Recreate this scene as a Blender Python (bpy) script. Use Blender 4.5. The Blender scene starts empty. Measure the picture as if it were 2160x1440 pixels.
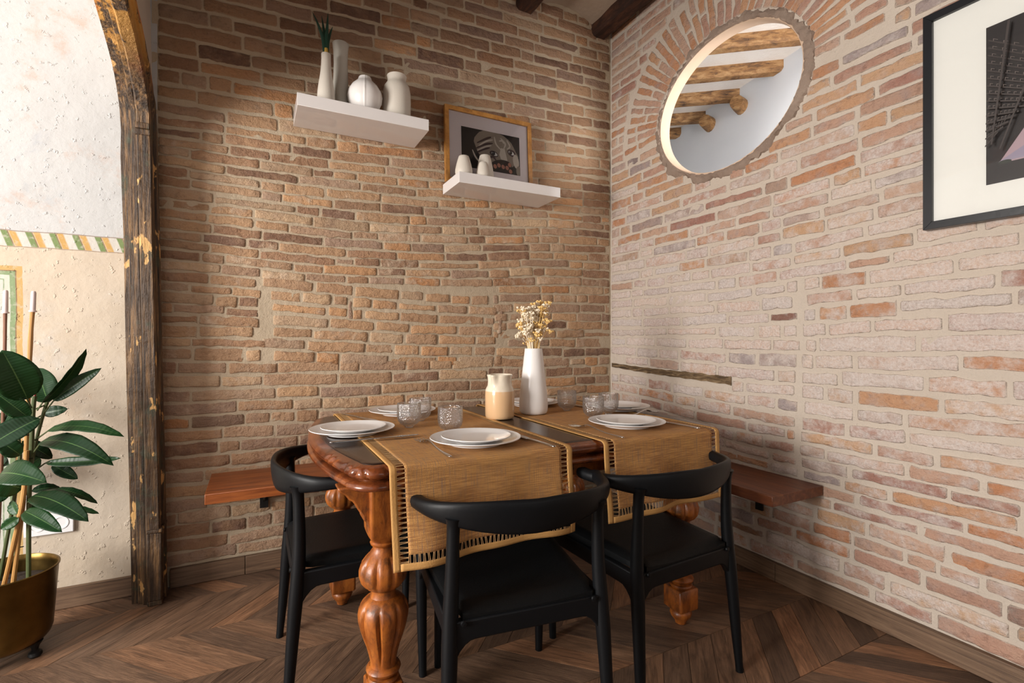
import bpy, bmesh, math, random
from mathutils import Vector, Matrix, noise
R = math.radians
rng = random.Random(7)
col = bpy.context.scene.collection
sc = bpy.context.scene

# ------------------------------------------------------------------ camera
CAM = (-2.115, -2.656, 1.1)
cd = bpy.data.cameras.new('camera'); cam = bpy.data.objects.new('camera', cd); col.objects.link(cam)
cam.location = CAM; cam.rotation_euler = (R(90), 0, R(-27.3))
cd.sensor_width = 36; cd.lens = 36 * 1047 / 2160; cd.shift_y = -5 / 2160; cd.clip_start = .02
sc.camera = cam
# ------------------------------------------------------------------ world and lights
w = bpy.data.worlds.new('world'); sc.world = w; w.use_nodes = True
w.node_tree.nodes['Background'].inputs[0].default_value = (.75, .85, 1, 1)
w.node_tree.nodes['Background'].inputs[1].default_value = .12
sc.view_settings.view_transform = 'Standard'; sc.view_settings.look = 'None'
sc.view_settings.gamma = 1; sc.view_settings.use_curve_mapping = False
sc.view_settings.exposure = 0.12
def area(name, loc, direction, sx, sy, power, color):
    l = bpy.data.lights.new(name, 'AREA'); l.shape = 'RECTANGLE'; l.size = sx; l.size_y = sy
    l.energy = power; l.color = color
    o = bpy.data.objects.new(name, l); col.objects.link(o); o.location = loc
    o.rotation_euler = Vector(direction).to_track_quat('-Z', 'Y').to_euler(); return o
# daylight through the tall window of the room beyond the arch
area('daylight_hall_window', (-5.28, -1.98, 1.5), (1, .08, -.04), 1.25, 1.45, 208, (1, .965, .92))
# added fill light, set at a made-up window behind the camera
area('fill_light_rear', (-1.1, -4.72, 1.7), (0, 1, -.05), 1.7, 1.8, 9, (1, .95, .88))
# daylight in the passage behind the oval opening
area('daylight_passage', (.62, -2.75, 1.9), (.1, 1, .12), .8, 1.6, 84, (1, .985, .97))

# ------------------------------------------------------------------ helpers
def tag(o, label=None, cat=None, group=None, kind=None):
    if label: o['label'] = label
    if cat: o['category'] = cat
    if group: o['group'] = group
    if kind: o['kind'] = kind
    return o
def thing(name, label, cat, loc=(0, 0, 0), rz=0, group=None):
    o = bpy.data.objects.new(name, None); col.objects.link(o); o.location = loc; o.rotation_euler = (0, 0, rz)
    o.empty_display_size = .1
    return tag(o, label, cat, group)
class MB:
    def __init__(s): s.v = []; s.f = []; s.m = []; s.a = {}
    def add(s, vs, fs, mi=0, **at):
        o = len(s.v); s.v += [tuple(p) for p in vs]; s.f += [tuple(i + o for i in f) for f in fs]; s.m += [mi] * len(fs)
        for k, vals in at.items(): s.a.setdefault(k, []).extend(vals)
        return s
    def grid(s, rows, closed=False, mi=0, caps=False, rev=False):
        n = len(rows[0]); vs = [p for r in rows for p in r]; fs = []
        for i in range(len(rows) - 1):
            for j in range(n if closed else n - 1):
                a, b = i * n + j, i * n + (j + 1) % n
                q = (a, b, b + n, a + n); fs.append(q[::-1] if rev else q)
        if caps:
            c0 = tuple(range(n)); c1 = tuple((len(rows) - 1) * n + j for j in range(n))
            fs.append(c0 if rev else c0[::-1]); fs.append(c1[::-1] if rev else c1)
        return s.add(vs, fs, mi)
    def box(s, x0, x1, y0, y1, z0, z1, mi=0):
        vs = [(x, y, z) for z in (z0, z1) for y in (y0, y1) for x in (x0, x1)]
        return s.add(vs, [(0, 2, 3, 1), (4, 5, 7, 6), (0, 1, 5, 4), (2, 6, 7, 3), (0, 4, 6, 2), (1, 3, 7, 5)], mi)
    def lathe(s, prof, n=32, c=(0, 0, 0), mi=0, mod=None, caps=True):
        rows = []
        for r, z in prof:
            row = []
            for k in range(n):
                t = 2 * math.pi * k / n; rr = r * (mod(t, z, r) if mod else 1)
                row.append((c[0] + rr * math.cos(t), c[1] + rr * math.sin(t), c[2] + z))
            rows.append(row)
        return s.grid(rows, True, mi, caps)
    def tube(s, pts, rad, n=8, mi=0, flat=1.0, up=None):
        pts = [Vector(p) for p in pts]; m = len(pts)
        rads = rad if isinstance(rad, (list, tuple)) else [rad] * m
        rows = []; u = None
        for i, p in enumerate(pts):
            t = (pts[min(i + 1, m - 1)] - pts[max(i - 1, 0)]).normalized()
            if u is None:
                u = Vector(up) if up else (Vector((0, 0, 1)) if abs(t.z) < .9 else Vector((1, 0, 0)))
            u = (u - t * u.dot(t)).normalized(); v = t.cross(u)
            rows.append([p + (u * math.sin(a) * flat + v * math.cos(a)) * rads[i] for a in [2 * math.pi * k / n for k in range(n)]])
        return s.grid(rows, True, mi, True)
    def prism(s, poly, axis, a0, a1, mi=0):
        # poly in the plane perpendicular to axis, extruded a0..a1
        def pt(p, a): return {'x': (a, p[0], p[1]), 'y': (p[0], a, p[1]), 'z': (p[0], p[1], a)}[axis]
        n = len(poly); vs = [pt(p, a0) for p in poly] + [pt(p, a1) for p in poly]
        fs = [tuple(range(n)), tuple(range(2 * n - 1, n - 1, -1))] + [(i, i + n, (i + 1) % n + n, (i + 1) % n) for i in range(n)]
        return s.add(vs, fs, mi)
    def build(s, name, mats, parent=None, smooth=True, bevel=0, solid=0, subd=0, angle=35, recalc=True):
        me = bpy.data.meshes.new(name); me.from_pydata(s.v, [], s.f)
        mats = mats if isinstance(mats, (list, tuple)) else [mats]
        for m in mats: me.materials.append(m)
        if len(mats) > 1: me.polygons.foreach_set('material_index', s.m)
        if recalc:
            bm = bmesh.new(); bm.from_mesh(me); bmesh.ops.recalc_face_normals(bm, faces=bm.faces); bm.to_mesh(me); bm.free()
        for k, vals in s.a.items():
            dim = len(vals[0]) if hasattr(vals[0], '__len__') else 1
            if dim == 4: me.attributes.new(k, 'FLOAT_COLOR', 'POINT').data.foreach_set('color', [c for v in vals for c in v])
            elif dim == 3: me.attributes.new(k, 'FLOAT_VECTOR', 'POINT').data.foreach_set('vector', [c for v in vals for c in v])
            else: me.attributes.new(k, 'FLOAT', 'POINT').data.foreach_set('value', vals)
        if smooth:
            me.polygons.foreach_set('use_smooth', [True] * len(me.polygons))
            if angle: me.set_sharp_from_angle(angle=R(angle))
        me.update()
        o = bpy.data.objects.new(name, me); col.objects.link(o)
        if parent: o.parent = parent
        if solid: m = o.modifiers.new('s', 'SOLIDIFY'); m.thickness = solid; m.offset = 0
        if bevel: m = o.modifiers.new('b', 'BEVEL'); m.width = bevel; m.segments = 2; m.limit_method = 'ANGLE'
        if subd: m = o.modifiers.new('u', 'SUBSURF'); m.levels = subd; m.render_levels = subd
        return o
def copy_tree(o, parent=None):
    c = o.copy(); col.objects.link(c); c.parent = parent
    for ch in o.children: copy_tree(ch, c)
    return c
def lerp(a, b, t): return a + (b - a) * t
def sstep(a, b, x):
    t = max(0, min(1, (x - a) / (b - a))); return t * t * (3 - 2 * t)
def catmull(pts, n=6):
    P = [Vector(p) for p in pts]; P = [P[0] * 2 - P[1]] + P + [P[-1] * 2 - P[-2]]; out = []
    for i in range(1, len(P) - 2):
        for k in range(n):
            t = k / n; a, b, c, d = P[i - 1:i + 3]
            out.append(.5 * (2 * b + (c - a) * t + (2 * a - 5 * b + 4 * c - d) * t * t + (3 * b - a - 3 * c + d) * t ** 3))
    out.append(P[-2]); return out

# ------------------------------------------------------------------ materials
class NT:
    def __init__(s, name):
        s.m = bpy.data.materials.new(name); s.m.use_nodes = True; s.t = s.m.node_tree
        s.b = s.t.nodes['Principled BSDF']
    def n(s, kind, **kw):
        o = s.t.nodes.new(kind)
        for k, v in kw.items():
            if hasattr(o, k) and k not in ('Scale',): setattr(o, k, v)
            else: s.set(o.inputs[k.replace('_', ' ')], v)
        return o
    def set(s, inp, v):
        if isinstance(v, bpy.types.NodeSocket): s.t.links.new(v, inp)
        elif isinstance(v, (tuple, list)) and len(v) == 3 and inp.type == 'RGBA': inp.default_value = (*v, 1)
        else: inp.default_value = v
    def noise(s, vec, scale, detail=4, rough=.55, out='Factor', dist=0):
        o = s.t.nodes.new('ShaderNodeTexNoise'); s.set(o.inputs['Vector'], vec); o.inputs['Scale'].default_value = scale
        o.inputs['Detail'].default_value = detail; o.inputs['Roughness'].default_value = rough; o.inputs['Distortion'].default_value = dist
        return o.outputs[0] if out == 'Factor' else o.outputs[1]
    def map(s, vec, scale=(1, 1, 1), rot=(0, 0, 0), loc=(0, 0, 0)):
        o = s.t.nodes.new('ShaderNodeMapping'); s.set(o.inputs[0], vec); o.inputs['Scale'].default_value = scale
        o.inputs['Rotation'].default_value = rot; o.inputs['Location'].default_value = loc; return o.outputs[0]
    def math(s, op, a, b=0.0, c=0.0, clamp=False):
        o = s.t.nodes.new('ShaderNodeMath'); o.operation = op; o.use_clamp = clamp
        s.set(o.inputs[0], a); s.set(o.inputs[1], b); s.set(o.inputs[2], c); return o.outputs[0]
    def step(s, x, a, b):  # smooth 0..1
        o = s.t.nodes.new('ShaderNodeMapRange'); o.interpolation_type = 'SMOOTHSTEP'
        s.set(o.inputs[0], x); s.set(o.inputs[1], a); s.set(o.inputs[2], b); return o.outputs[0]
    def mix(s, f, a, b, mode='MIX'):
        o = s.t.nodes.new('ShaderNodeMix'); o.data_type = 'RGBA'; o.blend_type = mode
        s.set(o.inputs[0], f); s.set(o.inputs[6], a); s.set(o.inputs[7], b); return o.outputs[2]
    def ramp(s, f, stops):
        o = s.t.nodes.new('ShaderNodeValToRGB'); s.set(o.inputs[0], f); e = o.color_ramp.elements
        while len(e) < len(stops): e.new(.5)
        for i, (p, c) in enumerate(stops): e[i].position = p; e[i].color = (*c, 1)
        return o.outputs[0]
    def attr(s, name): o = s.t.nodes.new('ShaderNodeAttribute'); o.attribute_name = name; return o
    def pos(s): return s.t.nodes.new('ShaderNodeNewGeometry').outputs['Position']
    def obj(s): return s.t.nodes.new('ShaderNodeTexCoord').outputs['Object']
    def sep(s, v): o = s.t.nodes.new('ShaderNodeSeparateXYZ'); s.set(o.inputs[0], v); return o.outputs
    def bump(s, h, strength=.5, dist=.01, prev=None):
        o = s.t.nodes.new('ShaderNodeBump'); s.set(o.inputs['Height'], h); o.inputs['Strength'].default_value = strength
        o.inputs['Distance'].default_value = dist
        if prev is not None: s.set(o.inputs['Normal'], prev)
        return o.outputs[0]
    def out(s, color=None, rough=None, normal=None, **kw):
        if color is not None: s.set(s.b.inputs['Base Color'], color)
        if rough is not None: s.set(s.b.inputs['Roughness'], rough)
        if normal is not None: s.set(s.b.inputs['Normal'], normal)
        for k, v in kw.items(): s.set(s.b.inputs[k.replace('_', ' ')], v)
        return s.m
def brick_mat(name, pal, white, mortar, rough=.85, e0=.62, e1=1.05, ea=.75):
    n = NT(name); p = n.pos(); t = n.sep(n.attr('tint').outputs['Vector']); edge = n.attr('edge').outputs['Fac']
    c = n.ramp(t[0], pal)
    m1 = n.noise(p, 14, 5, .6); m2 = n.noise(p, 38, 5, .65); m3 = n.noise(p, 120, 4, .7)
    c = n.mix(n.step(m1, .42, .66), c, n.mix(.5, c, n.ramp(n.noise(p, 6, 3), pal)))
    c = n.mix(n.math('MULTIPLY', n.step(m2, .52, .72), .55), c, n.mix(1, c, (.42, .34, .32), 'MULTIPLY'))
    c = n.mix(n.math('MULTIPLY', n.step(m3, .5, .75), .35), c, n.mix(.5, c, (.75, .6, .45)))
    c = n.mix(t[2], c, n.mix(1, c, (.36, .31, .33), 'MULTIPLY'))
    wm = n.math('ADD', n.math('MULTIPLY', m2, .55), n.math('MULTIPLY', m1, .75))
    wf = n.step(n.math('ADD', wm, n.math('SUBTRACT', t[1], .5)), .62, .98)
    c = n.mix(n.math('MULTIPLY', wf, .8), c, n.mix(n.step(m3, .35, .7), white, n.mix(.5, white, c)))
    ef = n.step(n.math('ADD', edge, n.math('MULTIPLY', n.math('SUBTRACT', m2, .5), 1.6)), e0, e1)
    c = n.mix(n.math('MULTIPLY', ef, ea), c, mortar)
    h = n.math('ADD', n.math('MULTIPLY', m3, .5), n.math('MULTIPLY', m2, 1.0))
    h = n.math('ADD', h, n.math('MULTIPLY', n.noise(n.map(p, (1, 1, 2.5)), 22, 3), 1.0))
    return n.out(c, rough, n.bump(h, .9, .012))
def mortar_mat(name, c0, c1):
    n = NT(name); p = n.pos()
    c = n.mix(n.noise(p, 5, 5, .6), c0, c1)
    c = n.mix(n.math('MULTIPLY', n.step(n.noise(p, 160, 3, .7), .62, .78), .5), c, (.75, .68, .6))
    c = n.mix(n.math('MULTIPLY', n.step(n.noise(p, 70, 3, .7), .6, .75), .3), c, (.2, .15, .11))
    h = n.math('ADD', n.math('MULTIPLY', n.noise(p, 150, 4, .7), .4), n.noise(p, 28, 4))
    return n.out(c, .92, n.bump(h, .7, .01))
def simple(name, c, rough=.5, bs=None, bd=.3, metal=0, var=.15, **kw):
    n = NT(name); p = n.obj()
    cc = n.mix(n.noise(p, 9, 4), tuple(x * (1 - var) for x in c), tuple(min(1, x * (1 + var)) for x in c))
    nm = n.bump(n.noise(p, bs, 4), bd, .003) if bs else None
    return n.out(cc, rough, nm, Metallic=metal, **kw)
def wood_mat(name, dark, mid, light, rough, axis=(1, 14, 14), bump=.25, scale=3, coat=0, dust=0, world=False):
    n = NT(name); v = n.map(n.pos() if world else n.obj(), axis)
    g = n.noise(v, scale, 6, .62, dist=.6); f = n.noise(v, scale * 7, 4, .6)
    c = n.ramp(g, [(.3, dark), (.5, mid), (.72, light)])
    c = n.mix(n.math('MULTIPLY', n.step(f, .5, .75), .4), c, dark)
    if dust:
        c = n.mix(n.math('MULTIPLY', n.step(n.noise(n.obj(), 13, 5, .7), .5, .72), dust), c, (.035, .018, .01))
        c = n.mix(n.step(n.noise(n.obj(), 190, 2), .76, .8), c, (.5, .4, .3))
    return n.out(c, rough, n.bump(f, bump, .002), Coat_Weight=coat, Coat_Roughness=.12)

palL = [(0, (.24, .135, .09)), (.22, (.40, .225, .13)), (.45, (.54, .33, .18)), (.62, (.42, .28, .20)), (.8, (.60, .42, .26)), (1, (.60, .30, .13))]
palR = [(0, (.40, .20, .155)), (.2, (.54, .32, .23)), (.42, (.60, .40, .29)), (.6, (.38, .31, .30)), (.78, (.60, .37, .22)), (1, (.54, .24, .12))]
M = {}
M['brickL'] = brick_mat('brown_brick', palL, (.74, .58, .43), (.50, .395, .275))
M['brickR'] = brick_mat('pale_brick', palR, (.80, .72, .67), (.60, .51, .43), e0=.42, e1=1.0, ea=.85)
M['mortL'] = mortar_mat('sandy_mortar', (.44, .35, .245), (.54, .435, .315))
M['mortR'] = mortar_mat('pale_mortar', (.55, .46, .375), (.65, .565, .48))
M['cement'] = mortar_mat('rough_cement', (.16, .10, .07), (.44, .34, .27))
M['black'] = simple('black_lacquer', (.0045, .005, .006), .45, 90, .06, Specular_IOR_Level=.2)
M['leather'] = simple('black_leather', (.0045, .005, .0055), .5, 240, .25, Specular_IOR_Level=.18)
M['white'] = simple('white_melamine', (.80, .76, .74), .10, var=.02)
M['ceramic'] = simple('white_ceramic', (.84, .80, .77), .28, 60, .05, var=.03)
M['porcelain'] = simple('white_porcelain', (.80, .775, .76), .12, var=.02)
M['bisque'] = simple('matte_stoneware', (.66, .60, .52), .6, 120, .2, var=.06)
M['bisque_grey'] = simple('matte_grey_stoneware', (.50, .47, .41), .6, 120, .2, var=.06)
M['steel'] = simple('polished_steel', (.55, .54, .53), .18, metal=1)
M['iron'] = simple('black_iron', (.02, .02, .02), .5, 60, .3, metal=.6)
M['plastic'] = simple('white_plastic', (.82, .82, .83), .3, var=.01)
M['dark'] = simple('socket_hole', (.01, .01, .01), .6)
M['wood_top'] = wood_mat('dark_polished_tabletop', (.008, .004, .003), (.020, .008, .005), (.04, .015, .008), .24, (2, 16, 16), .1, 3, .12)
M['wood_edge'] = wood_mat('red_mahogany_moulding', (.03, .008, .004), (.15, .036, .010), (.30, .085, .018), .26, (3, 3, 6), .12, 4, .3)
M['wood_leg'] = wood_mat('carved_orange_wood', (.07, .018, .004), (.31, .085, .012), (.47, .150, .022), .42, (5, 5, 2), .35, 4, .08, dust=.85)
M['bench'] = wood_mat('varnished_pine_board', (.13, .030, .007), (.28, .075, .016), (.38, .115, .025), .42, (1.2, 14, 14), .12, 3, .05)
M['benchy'] = wood_mat('varnished_pine_board_b', (.09, .025, .012), (.15, .044, .016), (.24, .08, .028), .42, (14, 1.2, 14), .12, 3, .05)
M['oak'] = wood_mat('oak_frame_wood', (.24, .10, .025), (.42, .19, .045), (.52, .26, .07), .4, (6, 6, 6), .15, 4)
M['skirt'] = wood_mat('brown_skirting_wood', (.07, .040, .023), (.15, .088, .052), (.22, .135, .08), .5, (1.5, 40, 40), .35, 3, world=True)
M['skirty'] = wood_mat('brown_skirting_wood_b', (.08, .045, .025), (.17, .10, .058), (.25, .155, .092), .5, (40, 1.5, 40), .35, 3, world=True)
M['beam'] = wood_mat('dark_ceiling_beam', (.012, .006, .004), (.05, .018, .009), (.13, .05, .022), .75, (8, 2, 8), .9, 4)
M['beam2'] = wood_mat('ochre_passage_beam', (.05, .022, .010), (.26, .125, .042), (.46, .27, .12), .7, (3, 3, 12), .9, 4)
M['lath'] = wood_mat('old_lath_wood', (.03, .02, .012), (.14, .085, .04), (.42, .30, .17), .8, (16, 2, 20), .9, 6, world=True)
M['brass'] = None
def mk():
    n = NT('aged_brass'); p = n.obj(); f = n.noise(p, 4, 5, .6)
    c = n.ramp(f, [(.3, (.09, .055, .017)), (.55, (.19, .12, .036)), (.75, (.32, .21, .07))])
    M['brass'] = n.out(c, n.math('ADD', n.math('MULTIPLY', f, .3), .18), n.bump(n.noise(p, 30, 3), .08, .003), Metallic=1)
    # burlap
    n = NT('woven_jute'); p = n.attr('uvw').outputs['Vector']
    def wave(sc, rot):
        o = n.t.nodes.new('ShaderNodeTexWave'); n.set(o.inputs['Vector'], n.map(p, rot=(0, 0, rot))); o.inputs['Scale'].default_value = sc
        o.inputs['Distortion'].default_value = 1.2; o.inputs['Detail'].default_value = 1; return o.outputs['Fac']
    a, b = wave(95, 0), wave(95, R(90))
    wv = n.math('MAXIMUM', a, b)
    s1 = n.noise(n.map(p, (4, 120, 1)), 3, 3, .7); s2 = n.noise(n.map(p, (120, 4, 1)), 3, 3, .7)
    c = n.mix(n.step(s1, .4, .6), (.42, .175, .05), (.76, .38, .115))
    c = n.mix(n.math('MULTIPLY', n.step(s2, .48, .66), .65), c, (.20, .145, .13))
    c = n.mix(n.step(n.noise(p, 3, 3), .3, .8), c, n.mix(.4, c, (.6, .33, .09)))
    c = n.mix(n.math('MULTIPLY', n.math('SUBTRACT', 1, wv), .8), c, (.10, .05, .02))
    M['jute'] = n.out(c, .85, n.bump(wv, .6, .0015))
    M['hem'] = simple('ochre_hem_tape', (.52, .275, .085), .75, 200, .3, var=.2)
    M['thread'] = simple('jute_thread', (.42, .24, .10), .85, var=.3)
    # glass
    n = NT('hammered_glass'); p = n.obj(); v = n.t.nodes.new('ShaderNodeTexVoronoi'); n.set(v.inputs['Vector'], p); v.inputs['Scale'].default_value = 190
    n.t.nodes.remove(n.b); bp = n.bump(v.outputs[0], .9, .003)
    tr = n.t.nodes.new('ShaderNodeBsdfTransparent'); gl = n.t.nodes.new('ShaderNodeBsdfGlossy'); gl.inputs['Roughness'].default_value = .06; n.set(gl.inputs['Normal'], bp)
    df = n.t.nodes.new('ShaderNodeBsdfTranslucent'); n.set(df.inputs['Normal'], bp); m0 = n.t.nodes.new('ShaderNodeMixShader'); m0.inputs[0].default_value = .09
    lw = n.t.nodes.new('ShaderNodeLayerWeight'); lw.inputs[0].default_value = .22; n.set(lw.inputs['Normal'], bp); mx = n.t.nodes.new('ShaderNodeMixShader')
    n.set(mx.inputs[0], n.math('ADD', n.math('MULTIPLY', lw.outputs['Fresnel'], .7), .09))
    n.t.links.new(tr.outputs[0], m0.inputs[1]); n.t.links.new(df.outputs[0], m0.inputs[2]); n.t.links.new(m0.outputs[0], mx.inputs[1]); n.t.links.new(gl.outputs[0], mx.inputs[2])
    n.t.links.new(mx.outputs[0], n.t.nodes['Material Output'].inputs[0]); M['glass'] = n.m
    M['pane'] = None
    n = NT('picture_glass'); n.t.nodes.remove(n.b)
    tr = n.t.nodes.new('ShaderNodeBsdfTransparent'); gl = n.t.nodes.new('ShaderNodeBsdfGlossy'); gl.inputs['Roughness'].default_value = .03
    fr = n.t.nodes.new('ShaderNodeFresnel'); fr.inputs[0].default_value = 1.35; mx = n.t.nodes.new('ShaderNodeMixShader')
    n.t.links.new(fr.outputs[0], mx.inputs[0]); n.t.links.new(tr.outputs[0], mx.inputs[1]); n.t.links.new(gl.outputs[0], mx.inputs[2])
    n.t.links.new(mx.outputs[0], n.t.nodes['Material Output'].inputs[0]); M['pane'] = n.m
    # leaves
    n = NT('rubber_plant_leaf'); p = n.attr('uvw').outputs['Vector']; s = n.sep(p); o = n.t.nodes.new('ShaderNodeObjectInfo')
    rib = n.step(n.math('ABSOLUTE', s[1]), .0, .05)
    c = n.mix(o.outputs['Random'], (.004, .022, .006), (.014, .058, .013))
    wv = n.t.nodes.new('ShaderNodeTexWave'); n.set(wv.inputs['Vector'], n.map(p, (1, .35, 1), (0, 0, 0))); wv.inputs['Scale'].default_value = 6
    c = n.mix(n.math('MULTIPLY', wv.outputs['Fac'], .15), c, (.015, .06, .022))
    c = n.mix(rib, (.10, .19, .06), c)
    M['leaf'] = n.out(c, .36, n.bump(wv.outputs['Fac'], .10, .003), Specular_IOR_Level=.28)
    M['stem'] = simple('plant_stem', (.07, .09, .03), .55, 40, .3)
    M['bamboo'] = simple('bamboo_cane', (.48, .25, .08), .45, 30, .2)
    M['cane'] = simple('brown_cane', (.22, .10, .06), .5, 30, .2)
    M['cap'] = simple('pink_white_cap', (.72, .60, .58), .35)
    M['bud'] = simple('red_bud', (.30, .05, .03), .4)
    M['soil'] = simple('potting_soil', (.035, .022, .015), .95, 60, 1, var=.6)
    M['aloe'] = simple('dark_green_spike_leaf', (.012, .045, .028), .4)
    M['aloeb'] = simple('yellow_leaf_base', (.45, .28, .05), .5)
    M['flower'] = simple('cream_dried_flower', (.92, .80, .62), .9, var=.08)
    M['flower2'] = simple('amber_dried_flower', (.90, .58, .22), .9, var=.2)
    M['jug'] = None
    n = NT('two_tone_glaze'); p = n.obj(); z = n.sep(p)[2]
    f = n.step(n.math('ADD', z, n.math('MULTIPLY', n.noise(p, 12), .002)), .112, .116)
    M['jug'] = n.out(n.mix(f, (.72, .46, .25), (.78, .68, .54)), .2, Coat_Weight=.4)
mk()
def floor_mat():
    n = NT('chevron_oak_floor'); p = n.attr('uvw').outputs['Vector']; t = n.sep(n.attr('tint').outputs['Vector'])
    g = n.noise(n.map(p, (1.3, 11, 1)), 3.2, 7, .68, dist=1.6); f = n.noise(n.map(p, (5, 110, 1)), 3, 4, .65)
    c = n.ramp(g, [(.28, (.060, .036, .024)), (.5, (.155, .092, .058)), (.72, (.26, .158, .10))])
    c = n.mix(1, c, n.ramp(t[0], [(0, (.62, .60, .60)), (.3, (.85, .83, .82)), (.6, (1.05, 1.0, .95)), (.85, (1.35, 1.2, 1.05)), (1, (1.7, 1.4, 1.15))]), 'MULTIPLY')
    c = n.mix(n.math('MULTIPLY', n.step(f, .56, .72), .6), c, (.026, .016, .012))
    return n.out(c, n.math('ADD', .36, n.math('MULTIPLY', f, .2)), n.bump(f, .8, .002))
M['floor'] = floor_mat()
def plaster_hall():
    n = NT('painted_old_plaster'); p = n.pos(); x, y, z = n.sep(p)
    up = n.mix(n.noise(p, 2.2, 5, .6), (.46, .46, .455), (.56, .555, .545))
    up = n.mix(n.math('MULTIPLY', n.step(n.noise(p, 2.6, 7, .75), .53, .68), .8), up, (.50, .36, .29))
    up = n.mix(n.math('MULTIPLY', n.step(n.noise(p, 3.3, 7, .75, dist=.3), .56, .7), .6), up, (.40, .42, .45))
    lo = n.mix(n.noise(p, 1.7, 5, .6), (.56, .50, .425), (.54, .42, .29))
    lo = n.mix(n.math('MULTIPLY', n.step(n.noise(p, 2.5, 6, .7), .52, .72), .6), lo, (.57, .555, .54))
    lo = n.mix(n.math('MULTIPLY', n.step(n.noise(p, 3.1, 6, .7, dist=.5), .57, .72), .5), lo, (.42, .27, .16))
    wob = n.math('MULTIPLY', n.math('SUBTRACT', n.noise(p, 9, 3), .5), .012)
    zz = n.math('ADD', z, wob)
    c = n.mix(n.step(zz, 1.498, 1.502), lo, up)
    # rope frieze 1.47..1.53
    band = n.math('MULTIPLY', n.step(zz, 1.468, 1.471), n.math('SUBTRACT', 1, n.step(zz, 1.528, 1.531)))
    ph = n.math('FRACT', n.math('DIVIDE', n.math('ADD', n.math('ADD', x, n.math('MULTIPLY', zz, .35)), 10), .073))
    def win(v, a, b, e=.03): return n.math('MULTIPLY', n.step(v, a - e, a + e), n.math('SUBTRACT', 1, n.step(v, b - e, b + e)))
    rope = n.mix(win(ph, .1, .38), (.56, .53, .48), (.17, .23, .085))
    rope = n.mix(win(ph, .42, .72, .05), rope, (.52, .31, .095))
    rope = n.mix(win(ph, .36, .41, .015), rope, (.22, .13, .07))
    rope = n.mix(n.math('MULTIPLY', n.step(n.noise(p, 60, 4), .5, .7), .45), rope, (.56, .51, .44))
    c = n.mix(band, c, rope)
    line = n.math('MAXIMUM', win(zz, 1.529, 1.533, .001), win(zz, 1.466, 1.469, .001))
    c = n.mix(n.math('MULTIPLY', line, .7), c, (.20, .12, .07))
    # painted panel border: nested bands inside x < -2.941, z < 1.393
    d = n.math('MAXIMUM', n.math('ADD', n.math('ADD', x, wob), 2.941), n.math('SUBTRACT', zz, 1.393))  # distance from the outer edge, negative inside
    din = n.math('MULTIPLY', d, -1)
    o = n.t.nodes.new('ShaderNodeValToRGB'); n.set(o.inputs[0], n.math('MULTIPLY', din, 5.0)); e = o.color_ramp; e.interpolation = 'CONSTANT'
    cols = [(0, (.52, .33, .12)), (.09, (.24, .15, .08)), (.11, (.22, .29, .15)), (.19, (.52, .53, .45)), (.27, (.24, .31, .19)), (.29, (.54, .53, .47)), (.37, (.52, .33, .14)), (.45, (.28, .17, .10)), (.48, (.56, .52, .48)), (.56, (.24, .14, .08)), (.6, (.18, .28, .12)), (.68, (.56, .50, .42))]
    while len(e.elements) < len(cols): e.elements.new(.99)
    for i, (q, k) in enumerate(cols): e.elements[i].position = q; e.elements[i].color = (*k, 1)
    pan = n.mix(n.math('MULTIPLY', n.step(n.noise(p, 45, 4), .5, .72), .5), o.outputs[0], (.55, .51, .43))
    c = n.mix(n.step(din, 0, .002), c, pan)
    # a pale patched strip over the skirting
    h = n.math('ADD', n.noise(p, 11, 5, .6), n.math('MULTIPLY', n.step(n.noise(p, 34, 3, .6), .6, .7), .5))
    return n.out(c, .8, n.bump(h, .5, .012))
M['hall'] = plaster_hall()
def plain_plaster(name, c0, c1, bs=12, bd=.4):
    n = NT(name); p = n.pos()
    return n.out(n.mix(n.noise(p, 3, 6, .65), c0, c1), .85, n.bump(n.noise(p, bs, 5), bd, .01))
M['plaster'] = plain_plaster('grey_cream_plaster', (.52, .44, .36), (.62, .54, .46))
M['white_plaster'] = plain_plaster('white_plaster', (.80, .82, .85), (.86, .87, .88), 8, .2)
M['reveal'] = plain_plaster('cream_reveal_plaster', (.62, .42, .28), (.72, .56, .43), 10, .15)
M['vault'] = plain_plaster('mottled_vault_plaster', (.26, .20, .14), (.52, .41, .32), 16, .6)
M['limewash'] = plain_plaster('limewashed_ceiling', (.66, .56, .47), (.86, .82, .78), 40, .6)
def trim_mat():
    n = NT('flaking_painted_timber'); p = n.pos(); x, y, z = n.sep(p); v = n.map(p, (2, 2, .35))
    c = n.ramp(n.noise(n.map(p, (26, 26, 1.2)), 3, 6, .7), [(.34, (.016, .009, .005)), (.5, (.07, .038, .018)), (.66, (.26, .145, .06))])
    c = n.mix(n.math('MULTIPLY', n.step(n.noise(p, 7, 5, .7), .55, .66), .7), c, (.055, .065, .038))
    c = n.mix(n.step(n.noise(n.map(p, (1.5, 1.5, .7), loc=(3, 1, 5)), 11, 4, .6), .62, .65), c, (.62, .36, .13))
    top = n.step(z, 2.10, 2.3); t2 = n.step(n.noise(p, 11, 5, .7), .42, .5)
    c = n.mix(n.math('MULTIPLY', top, t2), c, n.mix(n.step(n.noise(p, 6, 2), .45, .6), (.60, .30, .06), (.62, .13, .03)))
    h = n.math('ADD', n.noise(n.map(p, (10, 10, .8)), 6, 5, .7), n.noise(p, 20, 4))
    return n.out(c, .6, n.bump(h, .9, .01))
M['trim'] = trim_mat()

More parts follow.
